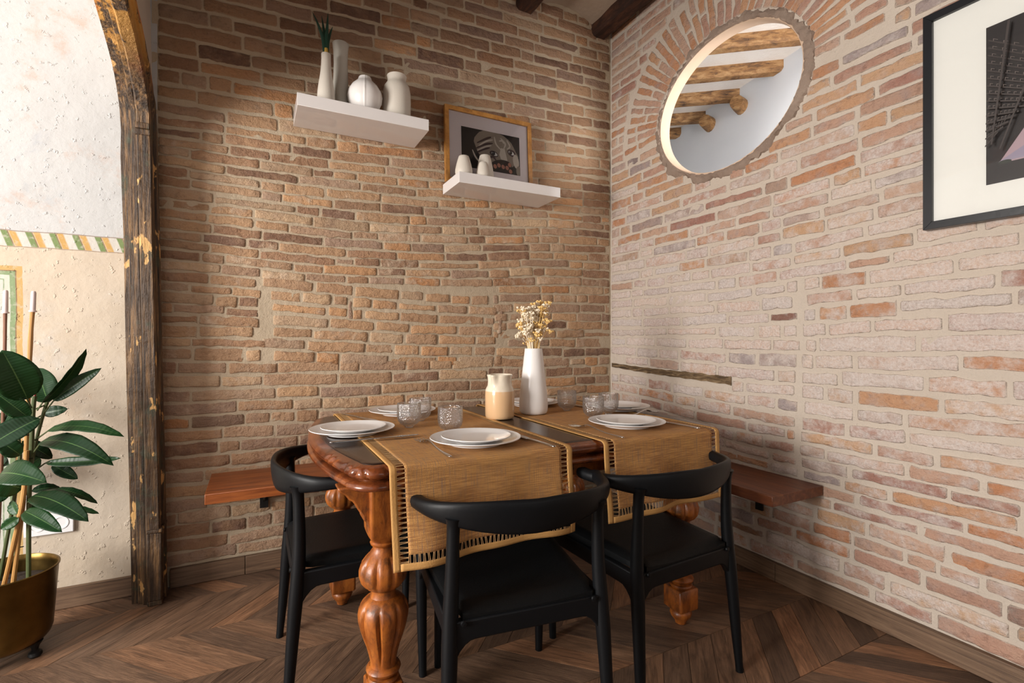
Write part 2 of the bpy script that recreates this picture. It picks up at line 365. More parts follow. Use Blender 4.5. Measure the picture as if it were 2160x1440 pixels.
# ------------------------------------------------------------------ bricks
def px_area(P, a, b):
    dx, dy, dz = P[0] - CAM[0], P[1] - CAM[1], P[2] - CAM[2]
    d = .4587 * dx + .8886 * dy; l = .8886 * dx - .4587 * dy
    if d < .2: return 0, False
    X = 1080 + 1047 * l / d; Y = 715 - 1047 * dz / d
    return a * b / d ** 3, (-40 < X < 2200 and -40 < Y < 1480)
class Wall:
    def __init__(s, to, h0, h1): s.b = []; s.to = to; s.h = (h0, h1)
    def brick(s, ca, cb, L, H, rot, tint, sink=0):
        if L < .012 or H < .006: return
        h = rng.uniform(*s.h) - sink; Mn = max(1, round(2 * L / .034)); vs = []; fs = []; ed = []
        e0, e1 = rng.uniform(.74, .98), rng.uniform(.74, .98); cr, sr = math.cos(rot), math.sin(rot)
        ie = min(.006, L * .3)
        secs = [(-L - .001, .9 * e0, 1), (-L, e0, 0)] + [(-L + ie + (2 * L - 2 * ie) * i / Mn, 1, 0) for i in range(Mn + 1)] + [(L, e1, 0), (L + .001, .9 * e1, 1)]
        wob = rng.uniform(-1, 1) * .002
        for k, (x, e, cap) in enumerate(secs):
            jt, jb = rng.gauss(0, .0021), rng.gauss(0, .0021); bow = wob * math.sin(3 * x / L)
            t = H * e + jt; b = -H * e + jb
            ins = min(.0050, H * .3) ; end = k in (1, len(secs) - 2)
            hh = h * (.55 if end else 1)
            rowv = [(b, -.012), (b + .0006, hh * .62), (b + ins, hh + rng.gauss(0, .0008)), (t - ins, hh + rng.gauss(0, .0008)), (t - .0006, hh * .62), (t, -.012)]
            if cap: rowv = [(q, -.012) for q, _ in rowv]
            for j, (q, n) in enumerate(rowv):
                q += bow; vs.append((ca + x * cr - q * sr, cb + x * sr + q * cr, n)); ed.append(1.0 if j in (0, 5, 1, 4) or cap or end else (.45 if k in (2, len(secs) - 3) else .2))
        n = 6
        for i in range(len(secs) - 1):
            for j in range(5): a = i * n + j; fs.append((a, a + n, a + n + 1, a + 1))
        s.b.append((vs, fs, ed, tint, (ca, cb, L * 2, H * 2)))
    def courses(s, zlo, a0, a1, excl, lens, tintf, gap=(.006, .013), hf=.83, shift=None):
        # zlo: list of functions z(a) for course borders
        for i in range(len(zlo) - 1):
            a = a0 + rng.uniform(-.05, .0) * (a0 <= .02)
            while a < a1:
                ln = rng.choice(lens) * rng.uniform(.85, 1.15); g = rng.uniform(*gap)
                lo, hi = max(a, a0 + .004), min(a + ln, a1 - .004); a += ln + g
                if hi - lo < .02: continue
                mid = (lo + hi) / 2
                zc = (zlo[i](mid) + zlo[i + 1](mid)) / 2
                segs = [(lo, hi)]
                for (e0, e1) in excl(zc):
                    ns = []
                    for (p, q) in segs:
                        if q <= e0 or p >= e1: ns.append((p, q))
                        else:
                            if p < e0: ns.append((p, e0))
                            if q > e1: ns.append((e1, q))
                    segs = ns
                for (p, q) in segs:
                    if q - p < .028: continue
                    m = (p + q) / 2; b0, b1 = zlo[i](m), zlo[i + 1](m)
                    sl = (zlo[i](q) - zlo[i](p)) / (q - p)
                    full = b1 - b0; H = full * hf * rng.uniform(.86, 1.08) / 2
                    if rng.random() < .06: H *= .7
                    s.brick(m, (b0 + b1) / 2 + rng.gauss(0, .0015), (q - p) / 2, H, sl + rng.gauss(0, .008), tintf(m, zc))
    def build(s, parent, mat, keep=298):
        sc_ = []
        for k, (vs, fs, ed, t, (ca, cb, l, h)) in enumerate(s.b):
            P = s.to(ca, cb, 0); A, inv = px_area(P, l, h); sc_.append((A if inv else -1, k))
        sc_.sort(reverse=True); single = {k for A, k in sc_[:keep] if A > 0}; rest = MB()
        for k, (vs, fs, ed, t, (ca, cb, l, h)) in enumerate(s.b):
            W = [s.to(*v) for v in vs]; tt = [(*t, 1)] * len(W)
            if k in single:
                mb = MB(); c = Vector(s.to(ca, cb, 0)); mb.add([Vector(v) - c for v in W], fs, tint=tt, edge=ed)
                o = mb.build('brick', mat, parent, angle=None, recalc=False); o.location = c
            else: rest.add(W, fs, tint=tt, edge=ed)
        o = rest.build('small_bricks', mat, parent, angle=None, recalc=False); o['kind'] = 'stuff'
def sheet(name, to, a0, a1, b0, b1, step, amp, mat, hole=None):
    mb = MB()
    def n(a, b): return amp * (noise.noise((a * 6, b * 6, 3.3)) + .6 * noise.noise((a * 19, b * 19, 1.3)))
    if not hole:
        na, nb = int((a1 - a0) / step), int((b1 - b0) / step)
        mb.grid([[to(lerp(a0, a1, i / na), lerp(b0, b1, j / nb), n(lerp(a0, a1, i / na), lerp(b0, b1, j / nb))) for i in range(na + 1)] for j in range(nb + 1)])
    else:
        ca, cb, ra, rb = hole; K = 192; rows = [[] for _ in range(41)]
        corners = [math.atan2(y - cb, x - ca) for x in (a0, a1) for y in (b0, b1)]
        angs = sorted(corners + [2 * math.pi * k / K - math.pi for k in range(K)])
        for t in angs:
            c, s_ = math.cos(t), math.sin(t)
            # ellipse point along this ray
            re = 1 / math.sqrt((c / ra) ** 2 + (s_ / rb) ** 2)
            rr = min([v for v in ((a1 - ca) / c if c > 1e-9 else 1e9, (a0 - ca) / c if c < -1e-9 else 1e9, (b1 - cb) / s_ if s_ > 1e-9 else 1e9, (b0 - cb) / s_ if s_ < -1e-9 else 1e9)])
            for j in range(41):
                r = lerp(re * (1 + .0), rr, (j / 40) ** 1.3); a, b = ca + r * c, cb + r * s_; rows[j].append(to(a, b, n(a, b) * (j > 0)))
        mb.grid(rows, True)
    return mb.build(name, mat, recalc=False, angle=None)
toL = lambda a, b, n: (a - 2.50, -n, b)           # a grows to +x, normal to -y
toR = lambda a, b, n: (-n, -a, b)                 # a grows to -y, normal to -x
wl = sheet('wall_left', toL, -.02, 2.5, 0, 3.3, .035, .003, M['mortL']); wl['kind'] = 'structure'
HC = (.90, 2.31); HR = (.425, .345)
wr = sheet('wall_right', toR, 0, 4.6, 0, 3.3, 0, .003, M['mortR'], (*HC, *HR)); wr['kind'] = 'structure'
# flip check happens visually; shading is two sided

def cum(segs, z0):
    out = [z0]
    for n, h in segs:
        for _ in range(n): out.append(out[-1] + h * rng.uniform(.92, 1.08))
    return out
def norm_to(lst, a, b):
    k = (b - a) / (lst[-1] - lst[0]); return [a + (v - lst[0]) * k for v in lst]
# left wall
NA, NB, NC = 16, 22, 15
zl = norm_to(cum([(NA, .061)], 0), .085, 1.06)[:-1] + norm_to(cum([(NB, .045)], 0), 1.06, 2.08)[:-1] + norm_to(cum([(NC, .07)], 0), 2.08, 3.16)
zr = norm_to(cum([(NA, .061)], 0), .085, 1.04)[:-1] + norm_to(cum([(NB, .05)], 0), 1.04, 2.22)[:-1] + norm_to(cum([(NC, .06)], 0), 2.22, 3.20)
def Lf(i):
    ph = rng.uniform(0, 6)
    def f(a):
        t = a / 2.5; z = lerp(zl[i], zr[i], t)
        z += .03 * (math.sin(a * 2.2 + 2.6)) * math.exp(-((z - 1.65) / .5) ** 2) + .0035 * math.sin(a * 7 + ph)
        return z
    return f
LF = [Lf(i) for i in range(len(zl))]
def tintL(a, z):
    up = sstep(1.9, 2.6, z)
    r = rng.random() if rng.random() < .7 else rng.uniform(.35, .6)
    return (r, rng.uniform(.12, .5) + .12 * (1 - abs(z - 1.5)), max(0, min(1, rng.gauss(.12 + .35 * up, .16))))
def PA(z): return .385 + .07 * noise.noise((z * 31, 2.2, 0))
def PB(z): return 1.655 + .10 * noise.noise((z * 29, 7.7, 0))
def exL(z):
    e = []
    if .985 < z < 1.385: e.append((PA(z), PB(z)))
    return e
WL = Wall(toL, .0015, .0075)
WL.courses(LF, 0.0, 2.49, exL, [.09, .14, .18, .21, .25, .28, .3], tintL)
PF = [(lambda a, k=k: .985 + .0585 * k - .030 * (a - .4) + .010 * math.sin(a * 3 + 1) ) for k in range(8)]
def exP(z): return [(.80, .832)] if 1.2 < z < 1.30 else ([(1.715, 1.74)] if 0 else [])
def tintP(a, z): return (rng.uniform(.3, .55) if rng.random() < .6 else rng.uniform(.7, 1), rng.uniform(.2, .55), max(0, rng.gauss(.04, .1)))
for k in range(7):
    WL.courses(PF[k:k + 2], PA(PF[k](.4)) + .05, PB(PF[k](1.6) + .03) - .012, exP, [.12, .17, .2, .24], tintP, gap=(.012, .018), hf=.82)
WL.brick(.816, 1.25, .045, .009, R(88), (.6, .5, .1)); 
WL.brick(1.675, 1.2, .07, .012, R(84), (.6, .6, .1))
WL.build(wl, M['brickL'])
# right wall
zR0 = norm_to(cum([(52, .06)], 0), .085, 3.2)
def Rf(i):
    ph = rng.uniform(0, 6)
    def f(a):
        z = zR0[i]
        z += -.045 * sstep(.1, 1.2, a) * math.exp(-((z - .75) / .3) ** 2) + .0035 * math.sin(a * 6 + ph)
        z += .04 * sstep(1.0, 2.2, a) * math.exp(-((z - 1.5) / .5) ** 2)
        return z
    return f
RF = [Rf(i) for i in range(len(zR0))]
def tintR(a, z):
    wmid = math.exp(-((z - 1.2) / .42) ** 2); arch = sstep(1.7, 2.2, z)
    g = .56 + .34 * wmid - .16 * arch + rng.gauss(0, .13)
    if rng.random() < .12: g -= .35
    return (rng.random(), max(0, min(1, g)), max(0, rng.gauss(.0, .08)) + (.5 if rng.random() < .02 else 0))
def lath_z(a): return .93 - .045 * a
def exR(z):
    e = []
    for (ra, rb, zmin) in ((.47, .39, 0), (.77, .72, 2.25)):
        if z > zmin and abs(z - HC[1]) < rb:
            w_ = ra * math.sqrt(1 - ((z - HC[1]) / rb) ** 2); e.append((HC[0] - w_, HC[0] + w_))
    sh = .03 * noise.noise((z * 17, 4.4, 0)); sw = .016 + .012 * noise.noise((z * 40, 9.1, 0))
    if .5 < z < 1.38: e.append((1.305 + sh - sw, 1.305 + sh + sw))
    # old lath line
    for k in range(24):
        a = .04 * k
        if abs(z - lath_z(a)) < .036: e.append((a, a + .04))
    return e
WR = Wall(toR, .002, .008)
WR.courses(RF, .012, 4.55, exR, [.10, .16, .2, .24, .28, .3], tintR, gap=(.012, .022), hf=.77)
nv = 35
for k in range(nv):
    th = R(lerp(184, -2, (k + .5) / nv)) + rng.gauss(0, .006)
    c, s_ = math.cos(th), math.sin(th)
    p0 = Vector((HC[0] - .487 * -c * -1, HC[1] + .408 * s_)) if 0 else Vector((HC[0] + .470 * c, HC[1] + .390 * s_))
    p1 = Vector((HC[0] + .76 * c, HC[1] + .70 * s_))
    ln = (p1 - p0).length * rng.uniform(.86, 1.0); d = (p1 - p0).normalized()
    p1 = p0 + d * ln
    if p1.x < .02: ln = (p0.x - .02) / -d.x; p1 = p0 + d * ln
    arcw = .5 * (.61 + .54) * R(186) / nv * (1.0 if abs(s_) > .5 else .9)
    H = arcw * .80 / 2
    cuts = [(0, 1)] if rng.random() < .45 else [(0, q := rng.uniform(.35, .65)), (q + .06, 1)]
    for (u, v) in cuts:
        m = p0 + d * ln * (u + v) / 2
        WR.brick(m.x, m.y, ln * (v - u) / 2, H * rng.uniform(.85, 1.02), math.atan2(d.y, d.x), (rng.choice([.15, .25, .85, .95, 1, .35, .9]), rng.uniform(.0, .45), max(0, rng.gauss(.03, .06))))
WR.build(wr, M['brickR'])
# old lath set in the right wall
mb = MB(); rows = []
for i in range(26):
    a = lerp(.02, .955, i / 25); z = lath_z(a) - .004 * math.sin(a * 5); h = lerp(.013, .021, i / 25) * (1 + .12 * math.sin(i * 2.3)); t = .006
    rows.append([toR(a, z - h, -.01), toR(a, z - h, t), toR(a, z - h * .2, t + .003 * math.sin(i * 1.7)), toR(a, z + h, t), toR(a, z + h, -.01)])
mb.grid(rows, False)
lo = mb.build('embedded_lath', M['lath'], wr)
# oval opening
win = bpy.data.objects.new('window_1', None); col.objects.link(win); win['kind'] = 'structure'; win.location = (0, -HC[0], HC[1])
def oval(k, K, sa, sb, n, jit=0, seed=0):
    t = 2 * math.pi * k / K; j = 1 + jit * noise.noise((math.cos(t) * 4 + seed, math.sin(t) * 4, seed))
    return (-n, -(sa * j * math.cos(t)), sb * j * math.sin(t))
mb = MB(); K = 120
mb.grid([[oval(k, K, HR[0] - d, HR[1] - d, -n) for k in range(K)] for n, d in ((-.006, -.012), (-.012, .0), (.0, .004), (.03, .006), (.055, .004))], True)
mb.build('reveal', M['reveal'], win, recalc=False)
mb = MB(); rows = []
for q, (d, n) in enumerate(((.0, .004), (.004, .013), (.014, .017), (.026, .013), (.040, .006), (.046, -.006))):
    row = []
    for k in range(240):
        t = 2 * math.pi * k / 240; f = 1.0 if q < 2 else 1 + .75 * noise.noise((math.cos(t) * 5, math.sin(t) * 5, q * .2)) + .45 * noise.noise((math.cos(t) * 21, math.sin(t) * 21, q * .4))
        nn = n + (.014 * noise.noise((math.cos(t) * 20, math.sin(t) * 20, q)) if 0 < q < 5 else 0)
        row.append(oval(k, 240, HR[0] + d * f, HR[1] + d * f, nn))
    rows.append(row)
mb.grid(rows, True); mb.build('cement_surround', M['cement'], win, recalc=False)
# back face of the right wall (passage side)
wb = sheet('wall_passage_near', lambda a, b, n: (.055, -a, b), -3.0, 4.6, 0, 3.3, 0, 0, M['white_plaster'], (*HC, HR[0] - .004, HR[1] - .004)); wb['kind'] = 'structure'

# passage behind the opening
def slab(name, x0, x1, y0, y1, z0, z1, mat, kind='structure', parent=None, smooth=False):
    o = MB().box(x0, x1, y0, y1, z0, z1).build(name, mat, parent, smooth=smooth)
    if kind: o['kind'] = kind
    return o
W0 = Vector((1.39, -.24, 0)); Wd = Vector((.182, .983, 0)).normalized(); Wn = Vector((Wd.y, -Wd.x, 0))
mb = MB(); p0 = W0 - Wd * 3.0; p1 = W0 + Wd * 3.3
mb.prism([(p0.x, p0.y), (p1.x, p1.y), (p1.x + .15, p1.y), (p0.x + .15, p0.y)], 'z', 0, 3.34)
o = mb.build('wall_passage_far', M['white_plaster'], smooth=False); o['kind'] = 'structure'
slab('ceiling_passage', .055, 2.2, -3.2, 3.0, 3.185, 3.30, M['limewash'])
slab('wall_passage_end', .055, 2.1, 2.85, 3.0, 0, 3.24, M['white_plaster'])
slab('floor_passage', .055, 2.2, -3.2, 3.0, -.06, 0, M['plaster'])
Bd = Vector((-.784, .619, 0)).normalized(); pb = None
for k, (yy, extra) in enumerate(((-1.12, 0), (-.68, 0), (-.24, 0), (.20, 0), (.62, 0), (.98, 0), (1.4, 0))):
    s_ = (yy - W0.y) / Wd.y; e = W0 + Wd * s_ - Bd * .06
    L = (e.x - .06) / .784; L = min(L, 2.3)
    mb = MB(); rows = []
    sd = Vector((-Bd.y, Bd.x, 0))
    for i in range(13):
        p = e + Bd * (L * i / 12); j = lambda q: .006 * noise.noise((i * .8, q, k * 3.1))
        hw = .052
        rows.append([p + sd * (-hw + j(0)) + Vector((0, 0, 3.20)), p + sd * (-hw + j(1)) + Vector((0, 0, 3.125 + j(5))), p + sd * (-hw + .02) + Vector((0, 0, 3.105 + j(2))), p + sd * (hw - .02) + Vector((0, 0, 3.105 + j(3))), p + sd * (hw + j(4)) + Vector((0, 0, 3.125)), p + sd * hw + Vector((0, 0, 3.20))])
    mb.grid(rows, True, caps=True)
    o = mb.build('passage_beam', M['beam2'])
    tag(o, kind='structure')
for (yy, zz) in ((.12, 3.02), (.50, 3.03)):
    c = W0 + Wd * ((yy - W0.y) / Wd.y); d = (Vector((-1, -.35, -.02))).normalized(); n0 = c - d * .04
    mb = MB(); mb.tube([n0 + Vector((0, 0, zz)), n0 + d * .08 + Vector((0, 0, zz)), n0 + d * .17 + Vector((0, 0, zz))], [.062, .06, .052], 14)
    o = mb.build('log_stub', M['beam2']); o['kind'] = 'structure'

# ------------------------------------------------------------------ plaster walls, ceiling
wh = sheet('wall_hall_back', lambda a, b, n: (a, -n, b), -5.4, -2.50, 0, 3.3, .06, .004, M['hall']); wh['kind'] = 'structure'
# window wall of the hall (x = -5.4), with its tall window
mb = MB()
wy0, wy1, wz0, wz1 = -2.64, -1.32, .75, 2.28
for (a, b, c, d) in ((-4.8, wy0, 0, 3.3), (wy1, 0, 0, 3.3), (wy0, wy1, 0, wz0), (wy0, wy1, wz1, 3.3)): mb.box(-5.5, -5.4, a, b, c, d)
mb.build('wall_hall_window', M['white_plaster'], smooth=False)['kind'] = 'structure'
mb = MB()
for (a, b, c, d) in ((wy0, wy0 + .05, wz0, wz1), (wy1 - .05, wy1, wz0, wz1), (wy0, wy1, wz0, wz0 + .05), (wy0, wy1, wz1 - .05, wz1), (-1.97, -1.93, wz0, wz1)): mb.box(-5.48, -5.44, a, b, c, d)
mb.build('window_2', M['white'], smooth=False)['kind'] = 'structure'
mb = MB()
for (a, b, c, d) in ((-5.4, -1.95, 0, 3.3), (-.25, 0.1, 0, 3.3), (-1.95, -.25, 0, .8), (-1.95, -.25, 2.6, 3.3)): mb.box(a, b, -4.9, -4.8, c, d)
mb.build('wall_rear', M['white_plaster'], smooth=False)['kind'] = 'structure'
mb = MB()
for (a, b, c, d) in ((-1.95, -1.9, .8, 2.6), (-.3, -.25, .8, 2.6), (-1.95, -.25, .8, .85), (-1.95, -.25, 2.55, 2.6), (-1.12, -1.08, .8, 2.6)): mb.box(a, b, -4.88, -4.84, c, d)
mb.build('added_rear_window', M['white'], smooth=False)['kind'] = 'structure'  # unseen window frame, added to go with the rear fill light
slab('ceiling_hall', -5.5, -2.58, -4.9, .0, 3.2, 3.3, M['white_plaster'])
# vaulted plaster between beams
BX = [-.10, -.66, -1.22, -1.78, -2.34]
mb = MB(); rows = []
xs = []; edges = [0.06] + BX + [-2.62]
for i in range(len(edges) - 1):
    a, b = edges[i], edges[i + 1]
    for k in range(12):
        t = k / 12; xs.append((lerp(a, b, t), 3.135 + (.085 if 0 < i < 5 else .02) * math.sin(math.pi * t)))
xs.append((edges[-1], 3.135))
mb.grid([[(x, y, z + .004 * noise.noise((x * 5, y * 5, 0))) for x, z in xs] for y in [-.0 - 4.85 * j / 50 + .05 for j in range(51)]])
mb.build('ceiling', M['vault'], recalc=False, angle=None)['kind'] = 'structure'
for k, bx in enumerate(BX):
    mb = MB(); rows = []
    for i in range(41):
        y = lerp(.04, -4.8, i / 40); j = lambda q: .007 * noise.noise((i * .7, q * 2, k * 5.1)); hw = .058
        rows.append([(bx - hw + j(0), y, 3.17), (bx - hw + j(1), y, 3.105 + j(2)), (bx - hw * .7, y, 3.088 + j(3)), (bx + hw * .7, y, 3.088 + j(4)), (bx + hw + j(5), y, 3.105 + j(6)), (bx + hw, y, 3.17)])
    mb.grid(rows, True, caps=True); tag(mb.build('ceiling_beam', M['beam']), kind='structure')

# partition with the arched opening and its timber lining (leans slightly)
def lean(z): return -.0195 * z
AC, AA, AB, AZ = -1.51, 1.354, .352, 2.0
def arch_path(off):
    """lining path: list of (y, z, ny, nz); off > 0 moves into the wall"""
    pts = [(-.156, z, 1, 0) for z in (0, .5, 1.0, 1.5, 1.85, 1.96)]
    for k in range(1, 40):
        t = math.pi * k / 40; y = AC + AA * math.cos(t); z = AZ + AB * math.sin(t)
        n = Vector((math.cos(t) / AA, math.sin(t) / AB)).normalized(); pts.append((y, z, n.x, n.y))
    pts += [(AC - AA, z, -1, 0) for z in (1.96, 1.5, 1.0, .5, 0)]
    return [(y + ny * off, z + nz * off) for y, z, ny, nz in pts]
mb = MB(); inner = arch_path(.10)
for xx in (-2.475, -2.555):
    outer = []
    for (y, z) in inner:
        pass
    rows0 = [(xx + lean(z), y, z) for y, z in inner]
    rows1 = [(xx + lean(3.2 if 1 else z), y, 3.2) for y, z in inner]
    rows1 = [(xx + lean(3.2), y, 3.2) for y, z in inner]
    mb.grid([rows0, [tuple(lerp(p[i], q[i], .5) for i in range(3)) for p, q in zip(rows0, rows1)], rows1])
# side pieces of the partition
for (y0, y1) in ((-.056, .0), (-4.8, AC - AA - .1)):
    vs = []
    for z in (0, 3.2):
        vs += [(-2.475 + lean(z), y0, z), (-2.475 + lean(z), y1, z), (-2.555 + lean(z), y1, z), (-2.555 + lean(z), y0, z)]
    mb.add(vs, [(0, 1, 5, 4), (1, 2, 6, 5), (2, 3, 7, 6), (3, 0, 4, 7)])
mb.build('wall_arch_partition', M['plaster'], smooth=False)['kind'] = 'structure'
tr = bpy.data.objects.new('trim_1', None); col.objects.link(tr); tr['kind'] = 'structure'; tr.location = (-2.51, -.1, 0)
def sweep(name, prof, z0=None, z1=None):
    mb = MB(); paths = [arch_path(o) for x, o in prof]; n = len(paths[0]); rows = []
    for i in range(n):
        row = []
        for (x, o), pth in zip(prof, paths):
            y, z = pth[i]; j = .003 * noise.noise((i * .9, x * 30, o * 20))
            row.append((x + lean(z) + j + 2.51, y + j + .1, z))
        rows.append(row)
    mb.grid(rows, True, caps=True); return mb.build(name, M['trim'], tr, angle=30)
sweep('jamb_lining', [(-2.465, .125), (-2.462, .006), (-2.467, .0), (-2.505, .0), (-2.512, .008), (-2.512, .125)])
sweep('inner_moulding', [(-2.512, .03), (-2.516, .022), (-2.53, .024), (-2.534, .036), (-2.548, .038), (-2.552, .052), (-2.572, .055), (-2.574, .13), (-2.512, .13)])
sweep('outer_moulding', [(-2.465, .06), (-2.455, .065), (-2.452, .085), (-2.458, .10), (-2.458, .127), (-2.465, .13)])
# plinth and capital blocks of the post
mb = MB(); mb.box(.0, .05, -.062, .06, 0, .02); mb.box(-.002, .048, -.064, .06, .02, .30); mb.box(-.004, .052, -.068, .06, .30, .315)
mb.build('post_plinth', M['trim'], tr, bevel=.004)
mb = MB(); mb.box(-.045, .010, -.062, .05, 1.935, 1.96); mb.box(-.043, .008, -.066, .05, 1.96, 1.985)
mb.build('post_capital', M['trim'], tr, bevel=.004)

# ------------------------------------------------------------------ floor: chevron planks
fl = MB().box(-5.5, .05, -4.9, .1, -.06, -.004).build('floor', M['dark'], smooth=False); fl['kind'] = 'structure'
def clip(poly, ax, lim, sign):
    out = []
    for i in range(len(poly)):
        p, q = poly[i], poly[(i + 1) % len(poly)]; a, b = sign * (lim - p[ax]), sign * (lim - q[ax])
        if a >= 0: out.append(p)
        if a * b < 0: t = a / (a - b); out.append((lerp(p[0], q[0], t), lerp(p[1], q[1], t)))
    return out
planks = []
for k in range(-1, 16):
    ya, yb = .15 - .3 * (k + 0), .15 - .3 * (k + 1)          # borders at -.15, -.45, ...
    sgn = 1 if (k % 2 == 0) else -1                        # band -.45..-.75 (k=2): seams run to +x
    ang = sgn * .93; wdt = .117; ph = rng.uniform(0, .1)
    for i in range(-5, 52):
        x0 = -5.6 + i * wdt + ph
        dx = ang * .3; g = .0011
        poly = [(x0 + g, ya - g), (x0 + wdt - g, ya - g), (x0 + wdt + dx - g, yb + g), (x0 + dx + g, yb + g)]
        for (ax, lim, s_) in ((0, -.004, 1), (0, -5.4, -1), (1, -.004, 1), (1, -4.8, -1)):
            poly = clip(poly, ax, lim, s_)
            if len(poly) < 3: break
        if len(poly) < 3: continue
        cx = sum(p[0] for p in poly) / len(poly); cy = sum(p[1] for p in poly) / len(poly)
        A = .5 * abs(sum(poly[j][0] * poly[(j + 1) % len(poly)][1] - poly[(j + 1) % len(poly)][0] * poly[j][1] for j in range(len(poly))))
        if A < .0004: continue
        planks.append((poly, cx, cy, A, math.atan2(-.3, dx)))
sc2 = []
for i, (poly, cx, cy, A, an) in enumerate(planks):
    dx, dy = cx - CAM[0], cy - CAM[1]; d = .4587 * dx + .8886 * dy; l = .8886 * dx - .4587 * dy
    ok = d > .3 and -150 < 1080 + 1047 * l / d < 2300 and 715 + 1151.7 / d < 1560
    sc2.append(((A / d ** 3 if ok else -1), i))
sc2.sort(reverse=True); single = {i for a, i in sc2[:290] if a > 0}; rest = MB()
for i, (poly, cx, cy, A, an) in enumerate(planks):
    n = len(poly); rt = rng.random(); rz = rng.uniform(0, 60); top = rng.uniform(-.0006, .0)
    ca, sa = math.cos(-an), math.sin(-an)
    vs = [(x, y, -.008) for x, y in poly] + [(x, y, top) for x, y in poly]
    uv = [((x - cx) * ca - (y - cy) * sa + rz, (x - cx) * sa + (y - cy) * ca, rz) for x, y, _ in vs]
    fs = [tuple(range(n, 2 * n))[::-1]] + [(j, (j + 1) % n, (j + 1) % n + n, j + n) for j in range(n)]
    tt = [(rt, 0, 0, 1)] * (2 * n)
    if i in single:
        mb = MB(); mb.add([(x - cx, y - cy, z) for x, y, z in vs], fs, uvw=uv, tint=tt); o = mb.build('plank', M['floor'], fl, smooth=False); o.location = (cx, cy, 0)
    else: rest.add(vs, fs, uvw=uv, tint=tt)
o = rest.build('far_planks', M['floor'], fl, smooth=False); o['kind'] = 'stuff'
# skirting
def skirt(name, segs, axis, mat):
    root = bpy.data.objects.new(name, None); col.objects.link(root); root['kind'] = 'structure'
    for (a, b) in segs:
        if axis == 'x': mb = MB().box(a, b, -.022, .0, .001, .083)
        else: mb = MB().box(-.022, .0, a, b, .001, .083)
        mb.build('skirting_board', mat, root, bevel=.002, smooth=True)
skirt('baseboard_left', [(-2.452, -2.16), (-2.158, -1.0), (-.998, -.023)], 'x', M['skirt'])
skirt('baseboard_right', [(-1.2, -.001), (-2.6, -1.202), (-4.6, -2.602)], 'y', M['skirty'])
skirt('baseboard_hall', [(-3.9, -2.585), (-5.39, -3.902)], 'x', M['skirt'])
#PART2
# ------------------------------------------------------------------ wall benches
mb = MB(); mb.box(-2.295, -.335, -.362, -.016, .445, .487)
o = mb.build('bench_board', M['bench'], bevel=.003)
tag(o, 'long orange-brown wooden bench board fixed to the wall with the shelves', 'bench')
o.location = (0, 0, 0)
def bracket(parent, x, y, rz):
    mb = MB(); mb.box(-.018, .018, -.30, -.016, .437, .444); mb.box(-.018, .018, -.022, -.012, .30, .437)
    mb.prism([(-.26, .437), (-.02, .437), (-.02, .33)], 'x', -.004, .004)
    b = mb.build('bracket', M['iron'], parent, smooth=False); b.location = (x, y, 0); b.rotation_euler = (0, 0, rz)
bracket(o, -2.08, 0, 0); bracket(o, -1.3, 0, 0)
mb = MB(); mb.box(-.335, -.012, -1.41, -.016, .447, .489)
o2 = mb.build('bench_board', M['benchy'], bevel=.003)
tag(o2, 'dark reddish wooden bench board fixed to the wall under the oval opening', 'bench')
bracket(o2, 0, -1.12, R(-90)); bracket(o2, 0, -.5, R(-90))

# ------------------------------------------------------------------ table
TC = (-1.215, -.870)
table = thing('dining_table', 'antique carved wooden dining table with a dark polished top and fluted legs', 'table', (TC[0], TC[1], 0))
def outline(off):
    pts = []
    def end_x(y): return .745 - .30 * y * y
    r = .085; hy = .50
    cx = end_x(hy - r) - r
    q = [(end_x(y), y) for y in [(-(hy - r) + (hy - r) * 2 * i / 36) for i in range(37)]]
    q += [(cx + r * math.cos(t), hy - r + r * math.sin(t)) for t in [math.pi / 2 * i / 12 for i in range(1, 12)]]
    for i in range(0, 61): q.append((lerp(cx, -cx, i / 60), hy))
    q += [(-cx - r * math.sin(t), hy - r + r * math.cos(t)) for t in [math.pi / 2 * i / 12 for i in range(1, 12)]]
    q += [(-end_x(y), y) for y in [((hy - r) - (hy - r) * 2 * i / 36) for i in range(37)]]
    q += [(-cx - r * math.cos(t), -(hy - r) - r * math.sin(t)) for t in [math.pi / 2 * i / 12 for i in range(1, 12)]]
    for i in range(0, 61): q.append((lerp(-cx, cx, i / 60), -hy))
    q += [(cx + r * math.sin(t), -(hy - r) - r * math.cos(t)) for t in [math.pi / 2 * i / 12 for i in range(1, 12)]]
    # resample evenly
    L = [0]
    for i in range(len(q)): a, b = q[i], q[(i + 1) % len(q)]; L.append(L[-1] + math.hypot(b[0] - a[0], b[1] - a[1]))
    N = 720; out = []; j = 0
    for k in range(N):
        t = L[-1] * k / N
        while L[j + 1] < t: j += 1
        f = (t - L[j]) / max(1e-9, L[j + 1] - L[j]); a, b = q[j], q[(j + 1) % len(q)]; out.append((lerp(a[0], b[0], f), lerp(a[1], b[1], f)))
    res = []
    for k in range(N):
        a, b = out[k - 2], out[(k + 2) % N]; t = Vector((b[0] - a[0], b[1] - a[1])).normalized(); n = Vector((t.y, -t.x)); res.append((out[k], n))
    return res
OL = outline(0)
def carve(p):
    # grooves cut across the moulding around each corner
    x, y = abs(p[0]), abs(p[1]); d = 0
    ax = (x - .655) if y > .46 else 0
    s_ = (.655 - x) if y > .49 else (-(.42 - y) if x > .6 else 0)
    s_ = (.66 - x) + (y - .42) * 1.0 if y > .40 else (y - .42)
    return s_
